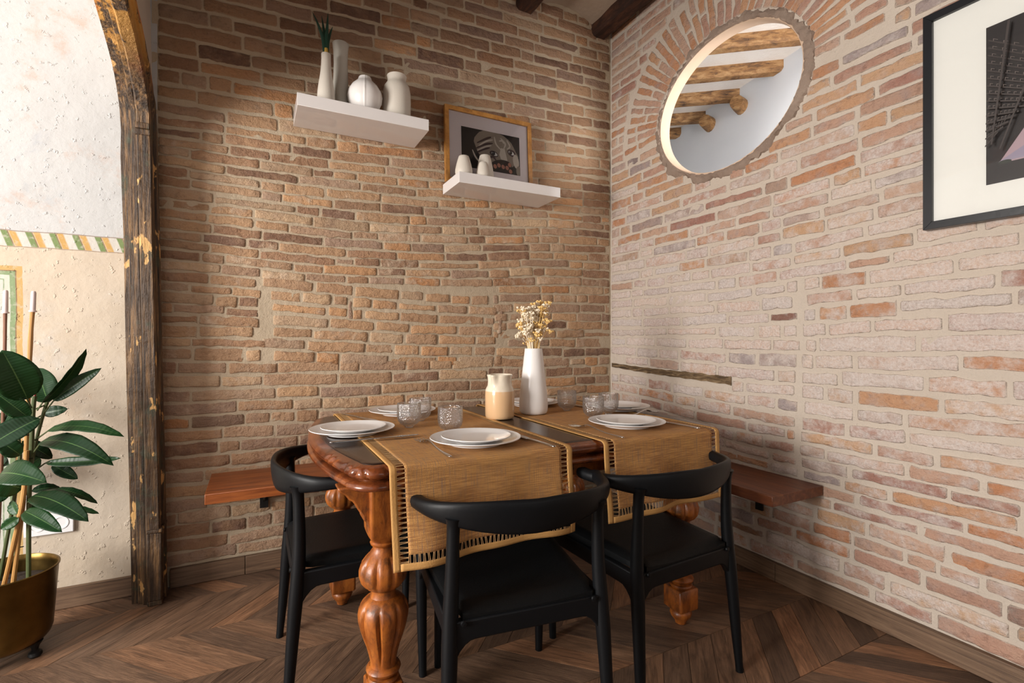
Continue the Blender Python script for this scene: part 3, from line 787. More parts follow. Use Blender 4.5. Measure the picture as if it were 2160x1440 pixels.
def ring(o, z, groove=0):
    row = []
    for (p, n) in OL:
        s_ = carve(p); g = 0
        if groove:
            for c in (-.16, -.12, -.03, .02, .07, .15, .20, .26): g += math.exp(-((s_ + (z - .75) * .8 * (1 if c > .05 else -1) - c) / .0055) ** 2)
        oo = o - groove * min(1, g) - .012
        row.append((p[0] + n.x * oo, p[1] + n.y * oo, z))
    return row
mb = MB(); top = [ring(-.030, .7665), ring(-.034, .770), ring(-.05, .770)]
mb.grid([ring(-.05, .745), ring(-.028, .755)] + top, True, caps=True)
mb.build('tabletop', M['wood_top'], table, angle=50)
mb = MB(); prof = [(-.05, .757, 0), (-.030, .768, 0), (-.024, .7690, 0), (-.018, .766, 0), (-.008, .765, .003), (.000, .760, .008), (.005, .753, .010), (.006, .747, .010), (.003, .741, .009), (-.004, .736, .005), (-.013, .733, 0), (-.05, .733, 0)]
mb.grid([ring(o, z, g) for o, z, g in prof], True); mb.build('carved_edge', M['wood_edge'], table, angle=60)
mb = MB(); prof = [(-.05, .733), (-.022, .733), (-.024, .729), (-.018, .727), (-.004, .726), (.005, .723), (.009, .718), (.009, .712), (.005, .707), (-.004, .704), (-.012, .702), (-.03, .7015), (-.06, .7015), (-.10, .72)]
mb.grid([ring(o, z) for o, z in prof], True); mb.build('lower_moulding', M['wood_edge'], table, angle=60)
LX, LY = .575, .375
def apron(half, flip):
    pts = []
    for i in range(61):
        x = lerp(-half, half, i / 60); e = half - abs(x)
        z = .645
        if e < .20: z = .645 - .085 * (1 - sstep(0, .15, e)) + .006 * math.sin(e * 70) * (1 - e / .2)
        pts.append((x, z))
    return [(-half, .705)] + pts + [(half, .705)]
for sy in (-1, 1):
    mb = MB().prism(apron(LX - .04, 0), 'y', -.014, .014); o = mb.build('apron', M['wood_leg'], table, bevel=.003); o.location = (0, sy * (LY + .01), 0)
for sx in (-1, 1):
    mb = MB().prism(apron(LY - .04, 0), 'x', -.014, .014); o = mb.build('apron', M['wood_leg'], table, bevel=.003); o.location = (sx * (LX + .01), 0, 0)
# leg: round and square sections, lobed bulbs
def leg_mesh():
    rows = []; K = 96
    S = []  # (z, r, square 0..1, lobes, depth)
    S += [(.0, .016, 0, 0, 0), (.004, .021, 0, 0, 0), (.012, .022, 0, 0, 0), (.03, .036, 0, 0, 0), (.042, .041, 0, 0, 0), (.052, .039, 0, 0, 0), (.060, .030, 0, 0, 0), (.063, .034, 0, 0, 0)]
    S += [(.064, .044, 1, 0, 0), (.068, .047, 1, 0, 0), (.140, .047, 1, 0, 0), (.145, .043, 1, 0, 0)]
    S += [(.146, .040, 0, 0, 0), (.152, .043, 0, 0, 0), (.157, .040, 0, 0, 0), (.159, .033, 0, 0, 0), (.166, .036, 0, 0, 0), (.172, .046, 0, 0, 0), (.178, .048, 0, 0, 0), (.184, .045, 0, 0, 0), (.188, .036, 0, 0, 0), (.194, .035, 0, 0, 0)]
    for z, r, d in ((.205, .037, .05), (.222, .041, .12), (.245, .047, .16), (.270, .056, .17), (.295, .064, .17), (.318, .069, .16), (.336, .070, .14), (.352, .067, .10), (.364, .060, .05), (.372, .052, 0)): S.append((z, r, 0, 8, d))
    S += [(.376, .047, 0, 0, 0), (.381, .037, 0, 0, 0), (.392, .033, 0, 0, 0), (.400, .034, 0, 0, 0)]
    for z, r, d in ((.404, .040, 0), (.412, .052, .06), (.425, .062, .10), (.442, .067, .13), (.458, .067, .13), (.474, .062, .12), (.486, .053, .08), (.496, .044, .03)): S.append((z, r, 0, 9, d))
    S += [(.500, .039, 0, 0, 0), (.505, .036, 0, 0, 0), (.515, .029, 0, 0, 0), (.522, .029, 0, 0, 0), (.526, .035, 0, 0, 0), (.532, .037, 0, 0, 0), (.536, .033, 0, 0, 0)]
    S += [(.540, .034, .5, 0, 0), (.552, .042, .9, 0, 0), (.560, .044, 1, 0, 0), (.705, .046, 1, 0, 0)]
    for z, r, sq, nl, d in S:
        row = []
        for k in range(K):
            t = 2 * math.pi * k / K
            rs = 1 / max(abs(math.cos(t)), abs(math.sin(t)))
            rs = min(rs, 1.34)
            rr = r * lerp(1, rs, sq)
            if nl: rr *= 1 - d * abs(math.cos(nl * t / 2)) ** 9 * 1.0 if nl == 9 else 1 - d * (1 - min(1, abs(math.cos(nl * t / 2)) * 1.9)) 
            row.append((rr * math.cos(t), rr * math.sin(t), z))
        rows.append(row)
    return MB().grid(rows, True, caps=True)
lg = leg_mesh().build('leg', M['wood_leg'], table, angle=40)
spots = [(-.58, -LY), (-.58, LY), (.565, -LY), (.565, LY)]
for i, (x, y) in enumerate(spots):
    o = lg if i == 0 else lg.copy()
    if i: col.objects.link(o); o.parent = table
    o.location = (x, y, 0)
    s_ = 1 if x > 0 else -1
    kb = MB().prism([(s_ * a, b) for a, b in ((.03, .703), (.128, .703), (.122, .690), (.108, .682), (.098, .668), (.088, .662), (.076, .640), (.062, .618), (.060, .606), (.050, .600), (.048, .570), (.04, .556), (.03, .556))], 'y', -.030, .030).build('knee_bracket', M['wood_leg'], table, bevel=.005)
    kb.location = (x, y, 0)

# ------------------------------------------------------------------ table runners
def runner(x0, x1, label, seed, dropf, swing):
    W = x1 - x0; ZT = .7715; yf, yb = -1.372, -.368; rr = .020; drop = dropf; back = .22
    flat = yb - yf; arc = math.pi / 2 * rr; Ltot = drop + arc + flat + arc + back
    ox, oy = (x0 + x1) / 2, (yf + yb) / 2
    def F(u, v):   # u 0..W, v from the front hem
        x = x0 + u; n = noise.noise((u * 5 + seed, v * 4, seed)); s = v
        if s < drop:
            d = (drop - s); z = ZT - rr - d; f = sstep(0, .22, d)
            wv = .010 * math.sin(u * 15 + seed * 2 + d * 3) + .006 * math.sin(u * 31 + seed)
            y = yf - rr + .006 - f * (.012 + .0) + wv * f - .02 * d
            x += swing * d * (1 - 2 * u / W) - .04 * d * (u < 0)
            z += .018 * (u / W) * sstep(.1, .3, d)
        elif s < drop + arc:
            a = (s - drop) / rr; y = yf - rr * math.cos(a) + .006 * (1 - a / 1.5708); z = ZT - rr + rr * math.sin(a)
        elif s < drop + arc + flat:
            y = yf + (s - drop - arc); z = ZT + .0012 * (1 + n)
        elif s < drop + arc * 2 + flat:
            a = (s - drop - arc - flat) / rr; y = yb + rr * math.sin(a); z = ZT - rr + rr * math.cos(a)
        else:
            d = s - drop - arc * 2 - flat; y = yb + rr - .002 + .006 * math.sin(u * 20 + seed) * min(1, d * 5); z = ZT - rr - d
        return Vector((x - ox, y - oy, z))
    root = thing('table_runner', label, 'table runner', (ox, oy, 0), 0, 'jute table runners')
    hem, gap = .019, .021
    def patch(u0, u1, v0, v1, nu, nv):
        vs = []; rows = []
        for i in range(nv + 1):
            v = lerp(v0, v1, i / nv); rows.append([F(lerp(u0, u1, j / nu), v) for j in range(nu + 1)])
            vs += [(lerp(u0, u1, j / nu), v, 0) for j in range(nu + 1)]
        mb = MB().grid(rows); mb.a['uvw'] = vs; return mb
    m = hem + gap
    patch(m, W - m, m, Ltot - m, 60, 200).build('woven_panel', M['jute'], root, solid=.0014, angle=None)
    hm = MB()
    for (a, b, c, d, nu, nv) in ((0, hem, 0, Ltot, 3, 220), (W - hem, W, 0, Ltot, 3, 220), (hem, W - hem, 0, hem, 60, 3), (hem, W - hem, Ltot - hem, Ltot, 60, 3)):
        q = patch(a, b, c, d, nu, nv); hm.add(q.v, q.f)
    hm.build('hem', M['hem'], root, solid=.0018, angle=None)
    th = MB()
    def bar(p, q, w_):
        a, b = Vector(p), Vector(q); pts = []
        for i in range(4):
            t = i / 3; u = lerp(a.x, b.x, t); v = lerp(a.y, b.y, t); pts.append(F(u, v))
        th.tube(pts, [w_, w_ * .6, w_ * .6, w_], 4)
    k = 0; s = hem
    while s < Ltot - hem:
        for (u0, u1) in ((hem - .002, m + .001), (W - m - .001, W - hem + .002)):
            j = rng.uniform(-.002, .002)
            bar((u0, s + j), (u1, s - j + .0015), .0013); bar((u0, s + j + .0045), (u1, s + .003 - j), .0013)
        s += .0125
    s = m
    while s < W - m:
        for (v0, v1) in ((hem - .002, m + .001),):
            j = rng.uniform(-.002, .002)
            bar((s + j, v0), (s - j, v1), .0013); bar((s + j + .0045, v0), (s - j + .003, v1), .0013)
        s += .0125
    o = th.build('drawn_thread_border', M['thread'], root); o['kind'] = 'stuff'
    return root
runner(-1.812, -1.252, 'brown jute table runner hanging at the carved left end of the table', 1.3, .245, .03)
runner(-1.130, -.605, 'brown jute table runner hanging over the table nearer the round opening wall', 4.1, .235, .02)

# ------------------------------------------------------------------ chairs
def make_chair(label):
    t = thing('dining_chair', label, 'chair', (0, 0, 0), 0, 'black dining chairs at the table')
    # backrest: curved band, tall at the middle, narrow flattened elbows
    path = catmull([(-.283, -.055, .682), (-.274, -.115, .681), (-.245, -.185, .680), (-.185, -.240, .679), (-.10, -.272, .677), (0, -.284, .676), (.10, -.272, .677), (.185, -.240, .679), (.245, -.185, .680), (.274, -.115, .681), (.283, -.055, .682)], 6)
    rows = []; n = len(path)
    for i, p in enumerate(path):
        f = abs(i / (n - 1) * 2 - 1); tn = (path[min(n - 1, i + 1)] - path[max(0, i - 1)]).normalized()
        out = Vector((tn.y, -tn.x, 0)).normalized(); 
        hh = lerp(.045, .0165, sstep(.05, .82, f)); th = lerp(.0115, .0195, sstep(.3, .95, f)); dz = -.014 * (1 - f)
        if f > .985: hh *= .8; th *= .8
        tilt = .22 * (1 - sstep(.2, .9, f))
        row = []
        for k in range(16):
            a = 2 * math.pi * k / 16; ca, sa = math.cos(a), math.sin(a)
            ca = math.copysign(abs(ca) ** .7, ca); sa = math.copysign(abs(sa) ** .8, sa)
            row.append(p + out * (ca * th - sa * hh * tilt * -1 * .5) + Vector((0, 0, sa * hh + dz)))
        rows.append(row)
    MB().grid(rows, True, caps=True).build('backrest', M['black'], t, angle=60)
    for s in (-1, 1):
        pts = [(s * .222, -.262, 0), (s * .218, -.252, .12), (s * .212, -.238, .30), (s * .207, -.228, .42), (s * .202, -.225, .52), (s * .200, -.227, .62), (s * .199, -.230, .664)]
        pts = [Vector(p) for p in pts]
        MB().tube(catmull(pts, 4), [.0125] + [lerp(.0125, .021, i / 8) for i in range(8)] + [.0205 - .0045 * sstep(0, 12, i) for i in range(len(catmull(pts, 4)) - 13)] + [.0165, .017, .019, .022], 14).build('leg', M['black'], t, angle=60)
        pts = [Vector((s * .205, .205, 0)), Vector((s * .208, .208, .2)), Vector((s * .210, .210, .38)), Vector((s * .210, .210, .415))]
        MB().tube(pts, [.0125, .0165, .019, .017], 14).build('leg', M['black'], t, angle=60)
    # seat rails with curved haunches into the legs
    def rail(L, name):
        poly = []; N = 30
        for i in range(N + 1):
            x = lerp(-L, L, i / N); e = L - abs(x); poly.append((x, .362 - .045 * (1 - min(1, e / .05)) ** 2))
        return [(-L, .412)] + poly + [(L, .412)]
    for (L, loc, rz) in ((.198, (0, -.232, 0), 0), (.198, (0, .208, 0), 0), (.208, (-.208, -.012, 0), R(90)), (.208, (.208, -.012, 0), R(90))):
        o = MB().prism(rail(L, ''), 'y', -.0115, .0115).build('seat_rail', M['black'], t, bevel=.004); o.location = loc; o.rotation_euler = (0, 0, rz)
    # upholstered saddle seat
    rows_t = []; NX, NY = 20, 18
    def zt(u, v): return .437 + .016 * abs(u) ** 2.2 * (.4 + .6 * (v * .5 + .5)) + .010 * (v > .3) * (v - .3) - .004 * (1 - u * u)
    vs = []; 
    for j in range(NY + 1):
        v = lerp(-1, 1, j / NY); row = []
        for i in range(NX + 1):
            u = lerp(-1, 1, i / NX); wx = lerp(.192, .222, (v + 1) / 2)
            ex = max(0, abs(u) - .86) / .14; ey = max(0, abs(v) - .86) / .14; e = min(1, math.hypot(ex, ey))
            cut = 0
            x = u * wx; y = -.012 + v * .226
            if v < -.8 and abs(u) > .9: x *= .93
            row.append((x, y, zt(u, v) - .016 * (1 - math.sqrt(max(0, 1 - e * e)))))
        rows_t.append(row)
    mb = MB().grid(rows_t)
    bot = [[(x, y, .411) for x, y, z in r] for r in rows_t]
    mb.grid(bot, rev=True)
    per = [(0, i) for i in range(NX)] + [(j, NX) for j in range(NY)] + [(NY, i) for i in range(NX, 0, -1)] + [(j, 0) for j in range(NY, 0, -1)]
    mb.grid([[bot[j][i] for j, i in per], [rows_t[j][i] for j, i in per]], True)
    mb.build('seat', M['leather'], t, angle=50)
    for s in (-1, 1):
        o = MB().lathe([(.0005, 0), (.007, .001), (.008, .004), (.0065, .008), (.0005, .009)], 12).build('screw_cap', M['black'], t); o.location = (s * .178, -.243, .408); o.rotation_euler = (R(90), 0, 0)
    return t
ch = make_chair('black dining chair in front of the runner at the left of the table')
ch.location = (-1.455, -1.310, 0); ch.rotation_euler = (0, 0, R(-8))
c2 = copy_tree(ch); c2['label'] = 'black dining chair standing closest to the dark reddish wall bench'; c2.location = (-.925, -1.290, 0); c2.rotation_euler = (0, 0, R(3))
c3 = copy_tree(ch); c3['label'] = 'black dining chair pushed in at the rounded end of the table'; c3.location = (-1.775, -.852, 0); c3.rotation_euler = (0, 0, R(-90))

# ------------------------------------------------------------------ place settings
ZC = .7745
def plate_prof(r, h, foot): return [(.001, .004), (foot - .006, .004), (foot - .004, 0), (foot, 0), (foot + .002, .005), (r * .80, h * .50), (r - .002, h - .003), (r, h - .001), (r - .001, h + .0005), (r - .004, h - .0002), (r * .80, h * .60), (r * .68, .0085), (r * .6, .0075), (.001, .0075)]
big = MB().lathe(plate_prof(.143, .021, .085), 72).build('dinner_plate', M['porcelain'], angle=50)
small = MB().lathe(plate_prof(.110, .017, .062), 72).build('side_plate', M['porcelain'], angle=50)
PL = [(-1.500, -1.215, "in the left place setting along the near table edge", (.002, .001)),
      (-1.815, -.865, "at the rounded end of the table above the single pushed-in chair", (.004, .004)),
      (-1.545, -.510, "behind the glasses on the runner beside the carved end", (.004, 0)),
      (-.872, -1.190, "in the place setting nearest the dark reddish bench corner", (-.004, -.002)),
      (-.615, -.830, "at the table end closest to the pale brick wall", (0, .002)),
      (-.905, -.520, "mostly hidden behind the tall vase of dried flowers", (.002, 0))]
for i, (x, y, t, (dx, dy)) in enumerate(PL):
    a = big if i == 0 else big.copy(); b = small if i == 0 else small.copy()
    if i: col.objects.link(a); col.objects.link(b)
    zb = ZC if i in (0, 2, 3, 5, 4) else .7715
    if i == 1: zb = .7735
    a.location = (x, y, zb); b.location = (x + dx, y + dy, zb + .0085)
    tag(a, 'larger white plate ' + t, 'plate', 'white dinner plates'); tag(b, 'smaller white plate stacked ' + t, 'plate', 'small white plates on the dinner plates')
gp = [(.001, .000), (.014, 0), (.016, .0015), (.0155, .004), (.020, .008), (.032, .015), (.040, .026), (.0435, .040), (.044, .055), (.0435, .072), (.0430, .089), (.0423, .0905), (.0413, .089), (.0418, .072), (.0422, .055), (.0415, .041), (.038, .028), (.030, .018), (.018, .012), (.001, .011)]
g0 = MB().lathe(gp, 56).build('drinking_glass', M['glass'], angle=60)
GL = [(-1.612, -.852, 'stemless clear glass, left one of the close pair beside the left plate', ZC), (-1.532, -.728, 'clear tumbler partly hidden behind the biggest-looking glass of the left pair', ZC),
      (-1.512, -1.018, 'clear hammered glass standing just behind the near left plate', ZC), (-.852, -.755, 'clear glass standing right beside the tall white vase', ZC),
      (-.884, -.998, 'clear hammered glass just behind the near right plate', ZC), (-.752, -.930, 'clear glass between the near right plate and the plate by the pale wall', ZC)]
for i, (x, y, t, z) in enumerate(GL):
    a = g0 if i == 0 else g0.copy()
    if i: col.objects.link(a)
    a.location = (x, y, z); a.rotation_euler = (0, 0, i * 1.3); tag(a, t, 'glass', 'clear hammered drinking glasses')
def make_fork():
    t = thing('fork', '', 'fork')
    mb = MB(); prof = [(-.115, .0035, .0018), (-.108, .0072, .002), (-.09, .0068, .002), (-.04, .0038, .0022), (.0, .0026, .0022), (.03, .003, .002), (.045, .008, .0016), (.06, .011, .0014), (.068, .0115, .0012)]
    zf = lambda y: .0025 + (.006 * sstep(-.04, .02, y) + .004 * sstep(.0, .03, y)) - .009 * sstep(.045, .075, y)
    rows = [[(-w_, y, zf(y)), (0, y, zf(y) + h), (w_, y, zf(y)), (0, y, zf(y) - h * .6)] for y, w_, h in prof]
    mb.grid(rows, True, caps=True).build('handle', M['steel'], t, subd=1, angle=None)
    for k in range(4):
        x = -.0093 + k * .0062; MB().tube([(x, .064, zf(.064)), (x, .085, zf(.075) + .000), (x, .105, .003), (x * .96, .116, .0045)], [.0016, .0015, .0013, .0006], 6).build('tine', M['steel'], t)
    return t
def make_knife():
    t = thing('knife', '', 'knife')
    rows = [[(-w_, y, .003), (0, y, .003 + h), (w_, y, .003), (0, y, .003 - h * .6)] for y, w_, h in ((-.120, .004, .002), (-.115, .0085, .0035), (-.09, .008, .0035), (-.03, .006, .0035), (-.008, .005, .003), (-.004, .0045, .003))]
    MB().grid(rows, True, caps=True).build('handle', M['steel'], t, subd=1, angle=None)
    vs = [(-.005, -.005), (.005, -.005), (.0085, .02), (.0095, .07), (.007, .10), (.0, .118), (-.004, .112), (-.006, .08), (-.006, .02)]
    MB().prism(vs, 'z', .0025, .0040).build('blade', M['steel'], t, bevel=.0006); return t
fk = make_fork(); kn = make_knife()
def put(src, first, x, y, rz, label, grp, z=None, rx=0):
    o = src if first else copy_tree(src); o.location = (x, y, z or ZC); o.rotation_euler = (rx, 0, rz); o.scale = (1.55, 1.2, 1.5); tag(o, label, group=grp)
put(fk, True, -1.645, -1.235, R(2), 'silver fork lying on the runner beside the near left plate', 'silver forks')
put(fk, False, -1.055, -1.245, R(4), 'silver fork lying on the runner beside the near right plate', 'silver forks')
put(fk, False, -.652, -1.015, R(-75), 'silver fork by the plate next to the pale brick wall', 'silver forks')
put(kn, True, -1.335, -1.255, R(6), 'silver knife with only its handle end showing by the near left plate', 'silver knives')
put(kn, False, -.705, -1.235, R(4), 'silver knife with only its handle end showing by the near right plate', 'silver knives')
put(kn, False, -1.770, -1.035, R(-90), 'silver knife resting across the dark wood and the runner hem', 'silver knives', z=.7760)
put(kn, False, -1.735, -.560, R(200), 'silver knife beside the plate behind the glasses', 'silver knives')
put(kn, False, -.735, -.600, R(190), 'silver knife behind the glass beside the tall vase', 'silver knives')

# pitcher
pit = thing('pitcher', 'small two-tone cream and tan glazed pitcher beside the tall vase', 'pitcher', (-1.212, -.795, .7725))
def spout(t, z, r):
    if z < .128: return 1
    f = sstep(.128, .176, z); d = (t - R(217) + math.pi) % (2 * math.pi) - math.pi
    return 1 + .28 * f * math.exp(-(d / .20) ** 2) - .06 * f * math.exp(-((abs(d) - .42) / .2) ** 2)
pp = [(.001, 0), (.054, 0), (.058, .002), (.0605, .012), (.061, .05), (.061, .10), (.060, .116), (.056, .126), (.051, .135), (.0495, .150), (.0505, .168), (.053, .176), (.0535, .179), (.052, .181), (.050, .178), (.047, .165), (.046, .150), (.048, .136), (.055, .120), (.057, .10), (.057, .01), (.001, .006)]
MB().lathe(pp, 64, mod=spout).build('body', M['jug'], pit, angle=60)
d = Vector((math.cos(R(37)), math.sin(R(37)), 0))
MB().tube(catmull([d * .050 + Vector((0, 0, .168)), d * .078 + Vector((0, 0, .166)), d * .092 + Vector((0, 0, .140)), d * .084 + Vector((0, 0, .112)), d * .059 + Vector((0, 0, .095))], 5), .0065, 10, flat=1.5).build('handle', M['jug'], pit)
# tall vase and dried flowers
VX, VY = -1.030, -.760
vase = MB().lathe([(.001, 0), (.052, 0), (.057, .003), (.0615, .012), (.0630, .03), (.0625, .055), (.0585, .10), (.052, .16), (.0455, .22), (.0400, .27), (.0385, .283), (.0375, .285), (.0362, .283), (.0375, .27), (.0425, .22), (.049, .16), (.055, .10), (.058, .05), (.056, .015), (.001, .008)], 64).build('vase', M['ceramic'], angle=60)
vase.location = (VX, VY, ZC); tag(vase, 'tall tapering white vase on the table holding dried flowers', 'vase')
bq = thing('dried_flowers', 'bunch of dried cream and amber flowers in the tall table vase', 'dried flowers', (VX, VY, ZC + .04))
hd = []
for v in range(4):
    mb = MB(); r2 = random.Random(v)
    for k in range(15):
        a = r2.uniform(0, 6.28); q = .0135 * math.sqrt(r2.random()); c = Vector((q * math.cos(a), q * math.sin(a), .004 * r2.random() - q * .25)); s = r2.uniform(.0022, .0036)
        bm = bmesh.new(); bmesh.ops.create_icosphere(bm, subdivisions=1, radius=s)
        mb.add([c + x.co * (1 + .2 * r2.uniform(-1, 1)) for x in bm.verts], [[w_.index for w_ in f.verts] for f in bm.faces]); bm.free()
        mb.tube([(0, 0, -.014), c], .0005, 3)
    hd.append(mb)
hm = {}
for k in range(78):
    a = rng.uniform(0, 6.28); q = math.sqrt(rng.random()); s = rng.random()
    # the fan leans slightly: wide and tall
    tx, ty = math.cos(a) * q * .072, math.sin(a) * q * .06
    L = rng.uniform(.29, .42) + .06 * (1 - q) * rng.random() + (.03 if tx > .02 else 0)
    b = Vector((math.cos(a) * q * .020, math.sin(a) * q * .018, .0)); m1 = Vector((math.cos(a) * q * .026, math.sin(a) * q * .024, .245))
    tip = Vector((tx, ty, L)); pts = catmull([b, m1, m1.lerp(tip, .5) + Vector((rng.gauss(0, .003), rng.gauss(0, .003), 0)), tip], 4)
    mt = M['flower'] if rng.random() < (.68 if tx < .01 else .42) else M['flower2']
    st = MB().tube(pts, .0012, 4).build('flower_stem', mt, bq)
    if rng.random() < .5:
        q1 = pts[-4]; st2 = MB().tube([q1, q1.lerp(tip, .6) + Vector((rng.gauss(0, .012), rng.gauss(0, .012), 0))], .0006, 3)
    key = (k % 4, mt.name)
    if key not in hm: h = hd[k % 4].build('flower_head', mt, st); hm[key] = h
    else: h = hm[key].copy(); col.objects.link(h); h.parent = st
    dr = (pts[-1] - pts[-2]).normalized(); h.location = tip; h.rotation_euler = dr.to_track_quat('Z', 'Y').to_euler(); h.scale = (1.4,) * 3
    for z_ in range(1 if k % 2 else 0):
        h2 = h.copy(); col.objects.link(h2); h2.parent = st; h2.location = pts[-3] + Vector((rng.gauss(0, .012), rng.gauss(0, .010), rng.uniform(-.02, .01))); h2.scale = (1.1,) * 3

# ------------------------------------------------------------------ shelves
def shelf(x0, x1, zb, label):
    o = MB().box(x0, x1, -.260, -.008, zb, zb + .056).build('wall_shelf', M['white'], bevel=.0015); tag(o, label, 'shelf')
shelf(-1.952, -1.346, 2.141, 'higher white floating shelf carrying four pale vases')
shelf(-1.184, -.567, 1.909, 'lower white floating shelf under the wood-framed picture')
ZS = 2.141 + .0565
def vas(name, x, y, z, prof, mat, label, n=48, mod=None, group='pale vases on the higher shelf', rz=0):
    o = MB().lathe(prof, n, mod=mod).build(name, mat, angle=50); o.location = (x, y, z); o.rotation_euler = (0, 0, rz); return tag(o, label, 'vase', group)
vas('bottle_vase', -1.822, -.185, ZS, [(.001, 0), (.036, 0), (.0385, .004), (.0395, .03), (.038, .06), (.033, .10), (.0265, .14), (.0225, .18), (.021, .215), (.0215, .238), (.020, .240), (.018, .236), (.018, .20), (.001, .19)], M['bisque'], 'slim bottle-shaped vase holding the spiky green plant')
al = thing('spiky_plant', 'small dark green spiky plant in the slim bottle vase', 'plant', (-1.822, -.185, ZS + .20))
MB().tube([(0, 0, 0), (.001, 0, .045), (0, 0, .066)], [.008, .011, .009], 8).build('leaf_base', M['aloeb'], al)
for (x, y, z) in ((-.062, -.01, .215), (-.018, .012, .222), (.008, -.008, .232), (.030, .004, .180)):
    tip = Vector((x, y, z)); pts = catmull([Vector((x * .05, y * .1, .05)), Vector((x * .22, y * .2, .05 + (z - .05) * .35)), Vector((x * .62, y, .05 + (z - .05) * .72)), tip], 4)
    MB().tube(pts, [0.0115 * (1 - i / (len(pts) - 1)) ** .8 + .0004 for i in range(len(pts))], 8, flat=.35, up=(0, 1, 0)).build('leaf', M['aloe'], al)
vas('cylinder_vase', -1.745, -.105, ZS, [(.001, 0), (.035, 0), (.0375, .004), (.0385, .05), (.037, .12), (.034, .19), (.0325, .25), (.034, .31), (.0385, .348), (.0375, .350), (.034, .34), (.03, .26), (.001, .2)], M['bisque_grey'], 'tallest slender waisted vase behind the slim bottle vase')
def seam(t, z, r):
    v = 0
    for k in range(4): d = (t - R(258) - k * math.pi / 2 + math.pi) % (2 * math.pi) - math.pi; v += math.exp(-(d / .045) ** 2)
    return 1 + .035 * v * (1 if r > .02 else 0) - .02 * abs(math.sin(2 * (t - R(258))))**.5
vas('seamed_vase', -1.640, -.165, ZS, [(.001, 0), (.035, 0), (.040, .003), (.062, .025), (.077, .06), (.081, .09), (.077, .115), (.062, .14), (.044, .157), (.034, .167), (.030, .178), (.029, .182), (.026, .181), (.026, .165), (.001, .15)], M['ceramic'], 'round white vase with raised vertical seams', 128, seam)
vas('jar_vase', -1.478, -.145, ZS, [(.001, 0), (.060, 0), (.065, .004), (.0685, .04), (.070, .10), (.0685, .15), (.063, .180), (.052, .196), (.047, .205), (.0455, .215), (.0475, .232), (.049, .236), (.047, .238), (.043, .232), (.040, .20), (.001, .19)], M['bisque'], 'wide beige jar-shaped vase at the end of the higher shelf', 56)
Z2 = 1.909 + .0565
cone = lambda s, w_: [(.001, 0), (.040 * w_, 0), (.044 * w_, .004 * s), (.047 * w_, .016 * s), (.0465 * w_, .030 * s), (.040 * w_, .060 * s), (.032 * w_, .088 * s), (.027 * w_, .102 * s), (.0245 * w_, .1035 * s), (.022 * w_, .10 * s), (.03 * w_, .07 * s), (.001, .05 * s)]
vas('cone_vase', -1.135, -.200, Z2, cone(1.0, .98), M['bisque'], 'small cone vase at the end of the lower shelf', group='small cone vases on the lower shelf')
vas('cone_vase', -.990, -.150, Z2, cone(1.42, 1.06), M['bisque'], 'tallest cone vase standing against the face picture', group='small cone vases on the lower shelf')
vas('cone_vase', -1.030, -.215, Z2, cone(.80, .78), M['bisque'], 'shortest cone vase in front of the tallest one', group='small cone vases on the lower shelf')

# ------------------------------------------------------------------ pictures
def frame_parts(root, W, H, fw, fd, mat, name='frame'):
    for (a, b, c, d) in (((-W / 2, -H / 2), (W / 2, -H / 2), (W / 2 - fw, -H / 2 + fw), (-W / 2 + fw, -H / 2 + fw)), ((W / 2, -H / 2), (W / 2, H / 2), (W / 2 - fw, H / 2 - fw), (W / 2 - fw, -H / 2 + fw)),
                         ((W / 2, H / 2), (-W / 2, H / 2), (-W / 2 + fw, H / 2 - fw), (W / 2 - fw, H / 2 - fw)), ((-W / 2, H / 2), (-W / 2, -H / 2), (-W / 2 + fw, -H / 2 + fw), (-W / 2 + fw, H / 2 - fw))):
        MB().prism([a, b, c, d], 'y', -fd, 0).build('frame_side', mat, root, bevel=.001)
def flat(name, c, rough=.6):
    n = NT(name); return n.out((*c, 1), rough)
def print_mesh(root, polys, mats, y0):
    """flat printed picture: layers of coloured shapes in one sheet"""
    mb = MB()
    for k, (mi, pts) in enumerate(polys):
        y = y0 - .00012 * k; mb.add([(x, y, z) for x, z in pts], [tuple(range(len(pts)))], mi)
    o = mb.build('print', mats, root, smooth=False, recalc=False); return o
def blob(cx, cz, rx, rz, rot=0, n=20, j=0, seed=0):
    out = []
    for k in range(n):
        t = 2 * math.pi * k / n; q = 1 + j * noise.noise((math.cos(t) * 1.7 + seed, math.sin(t) * 1.7, seed)); x, z = rx * q * math.cos(t), rz * q * math.sin(t)
        out.append((cx + x * math.cos(rot) - z * math.sin(rot), cz + x * math.sin(rot) + z * math.cos(rot)))
    return out
def stroke(pts, w_):
    P = catmull([(x, z, 0) for x, z in pts], 5); L, Rr = [], []
    for i, p in enumerate(P):
        t = (P[min(i + 1, len(P) - 1)] - P[max(i - 1, 0)]).normalized(); n = Vector((-t.y, t.x, 0)); ww = w_ * math.sin(math.pi * (i + .6) / (len(P) + .2)) ** .5
        L.append((p.x + n.x * ww, p.y + n.y * ww)); Rr.append((p.x - n.x * ww, p.y - n.y * ww))
    return L + Rr[::-1]
pic = thing('framed_picture', 'oak-framed photograph of a painted face standing on the lower shelf', 'picture', (-.916, -.042, Z2 + .2165))
pic.rotation_euler = (R(-3), 0, 0)
frame_parts(pic, .548, .432, .024, .024, M['oak'])
MB().box(-.262, .262, -.012, -.008, -.204, .204).build('mat_board', flat('lilac_white_mat', (.86, .78, .79)), pic, smooth=False)
cols = [flat('ink_black', (.008, .008, .009)), flat('ink_clay', (.30, .25, .20)), flat('ink_brown', (.055, .03, .03)), flat('ink_pale', (.60, .54, .47)), flat('ink_white', (.75, .77, .75)), flat('ink_skin', (.46, .20, .14))]
pw, ph = .185, .115; sx = .01
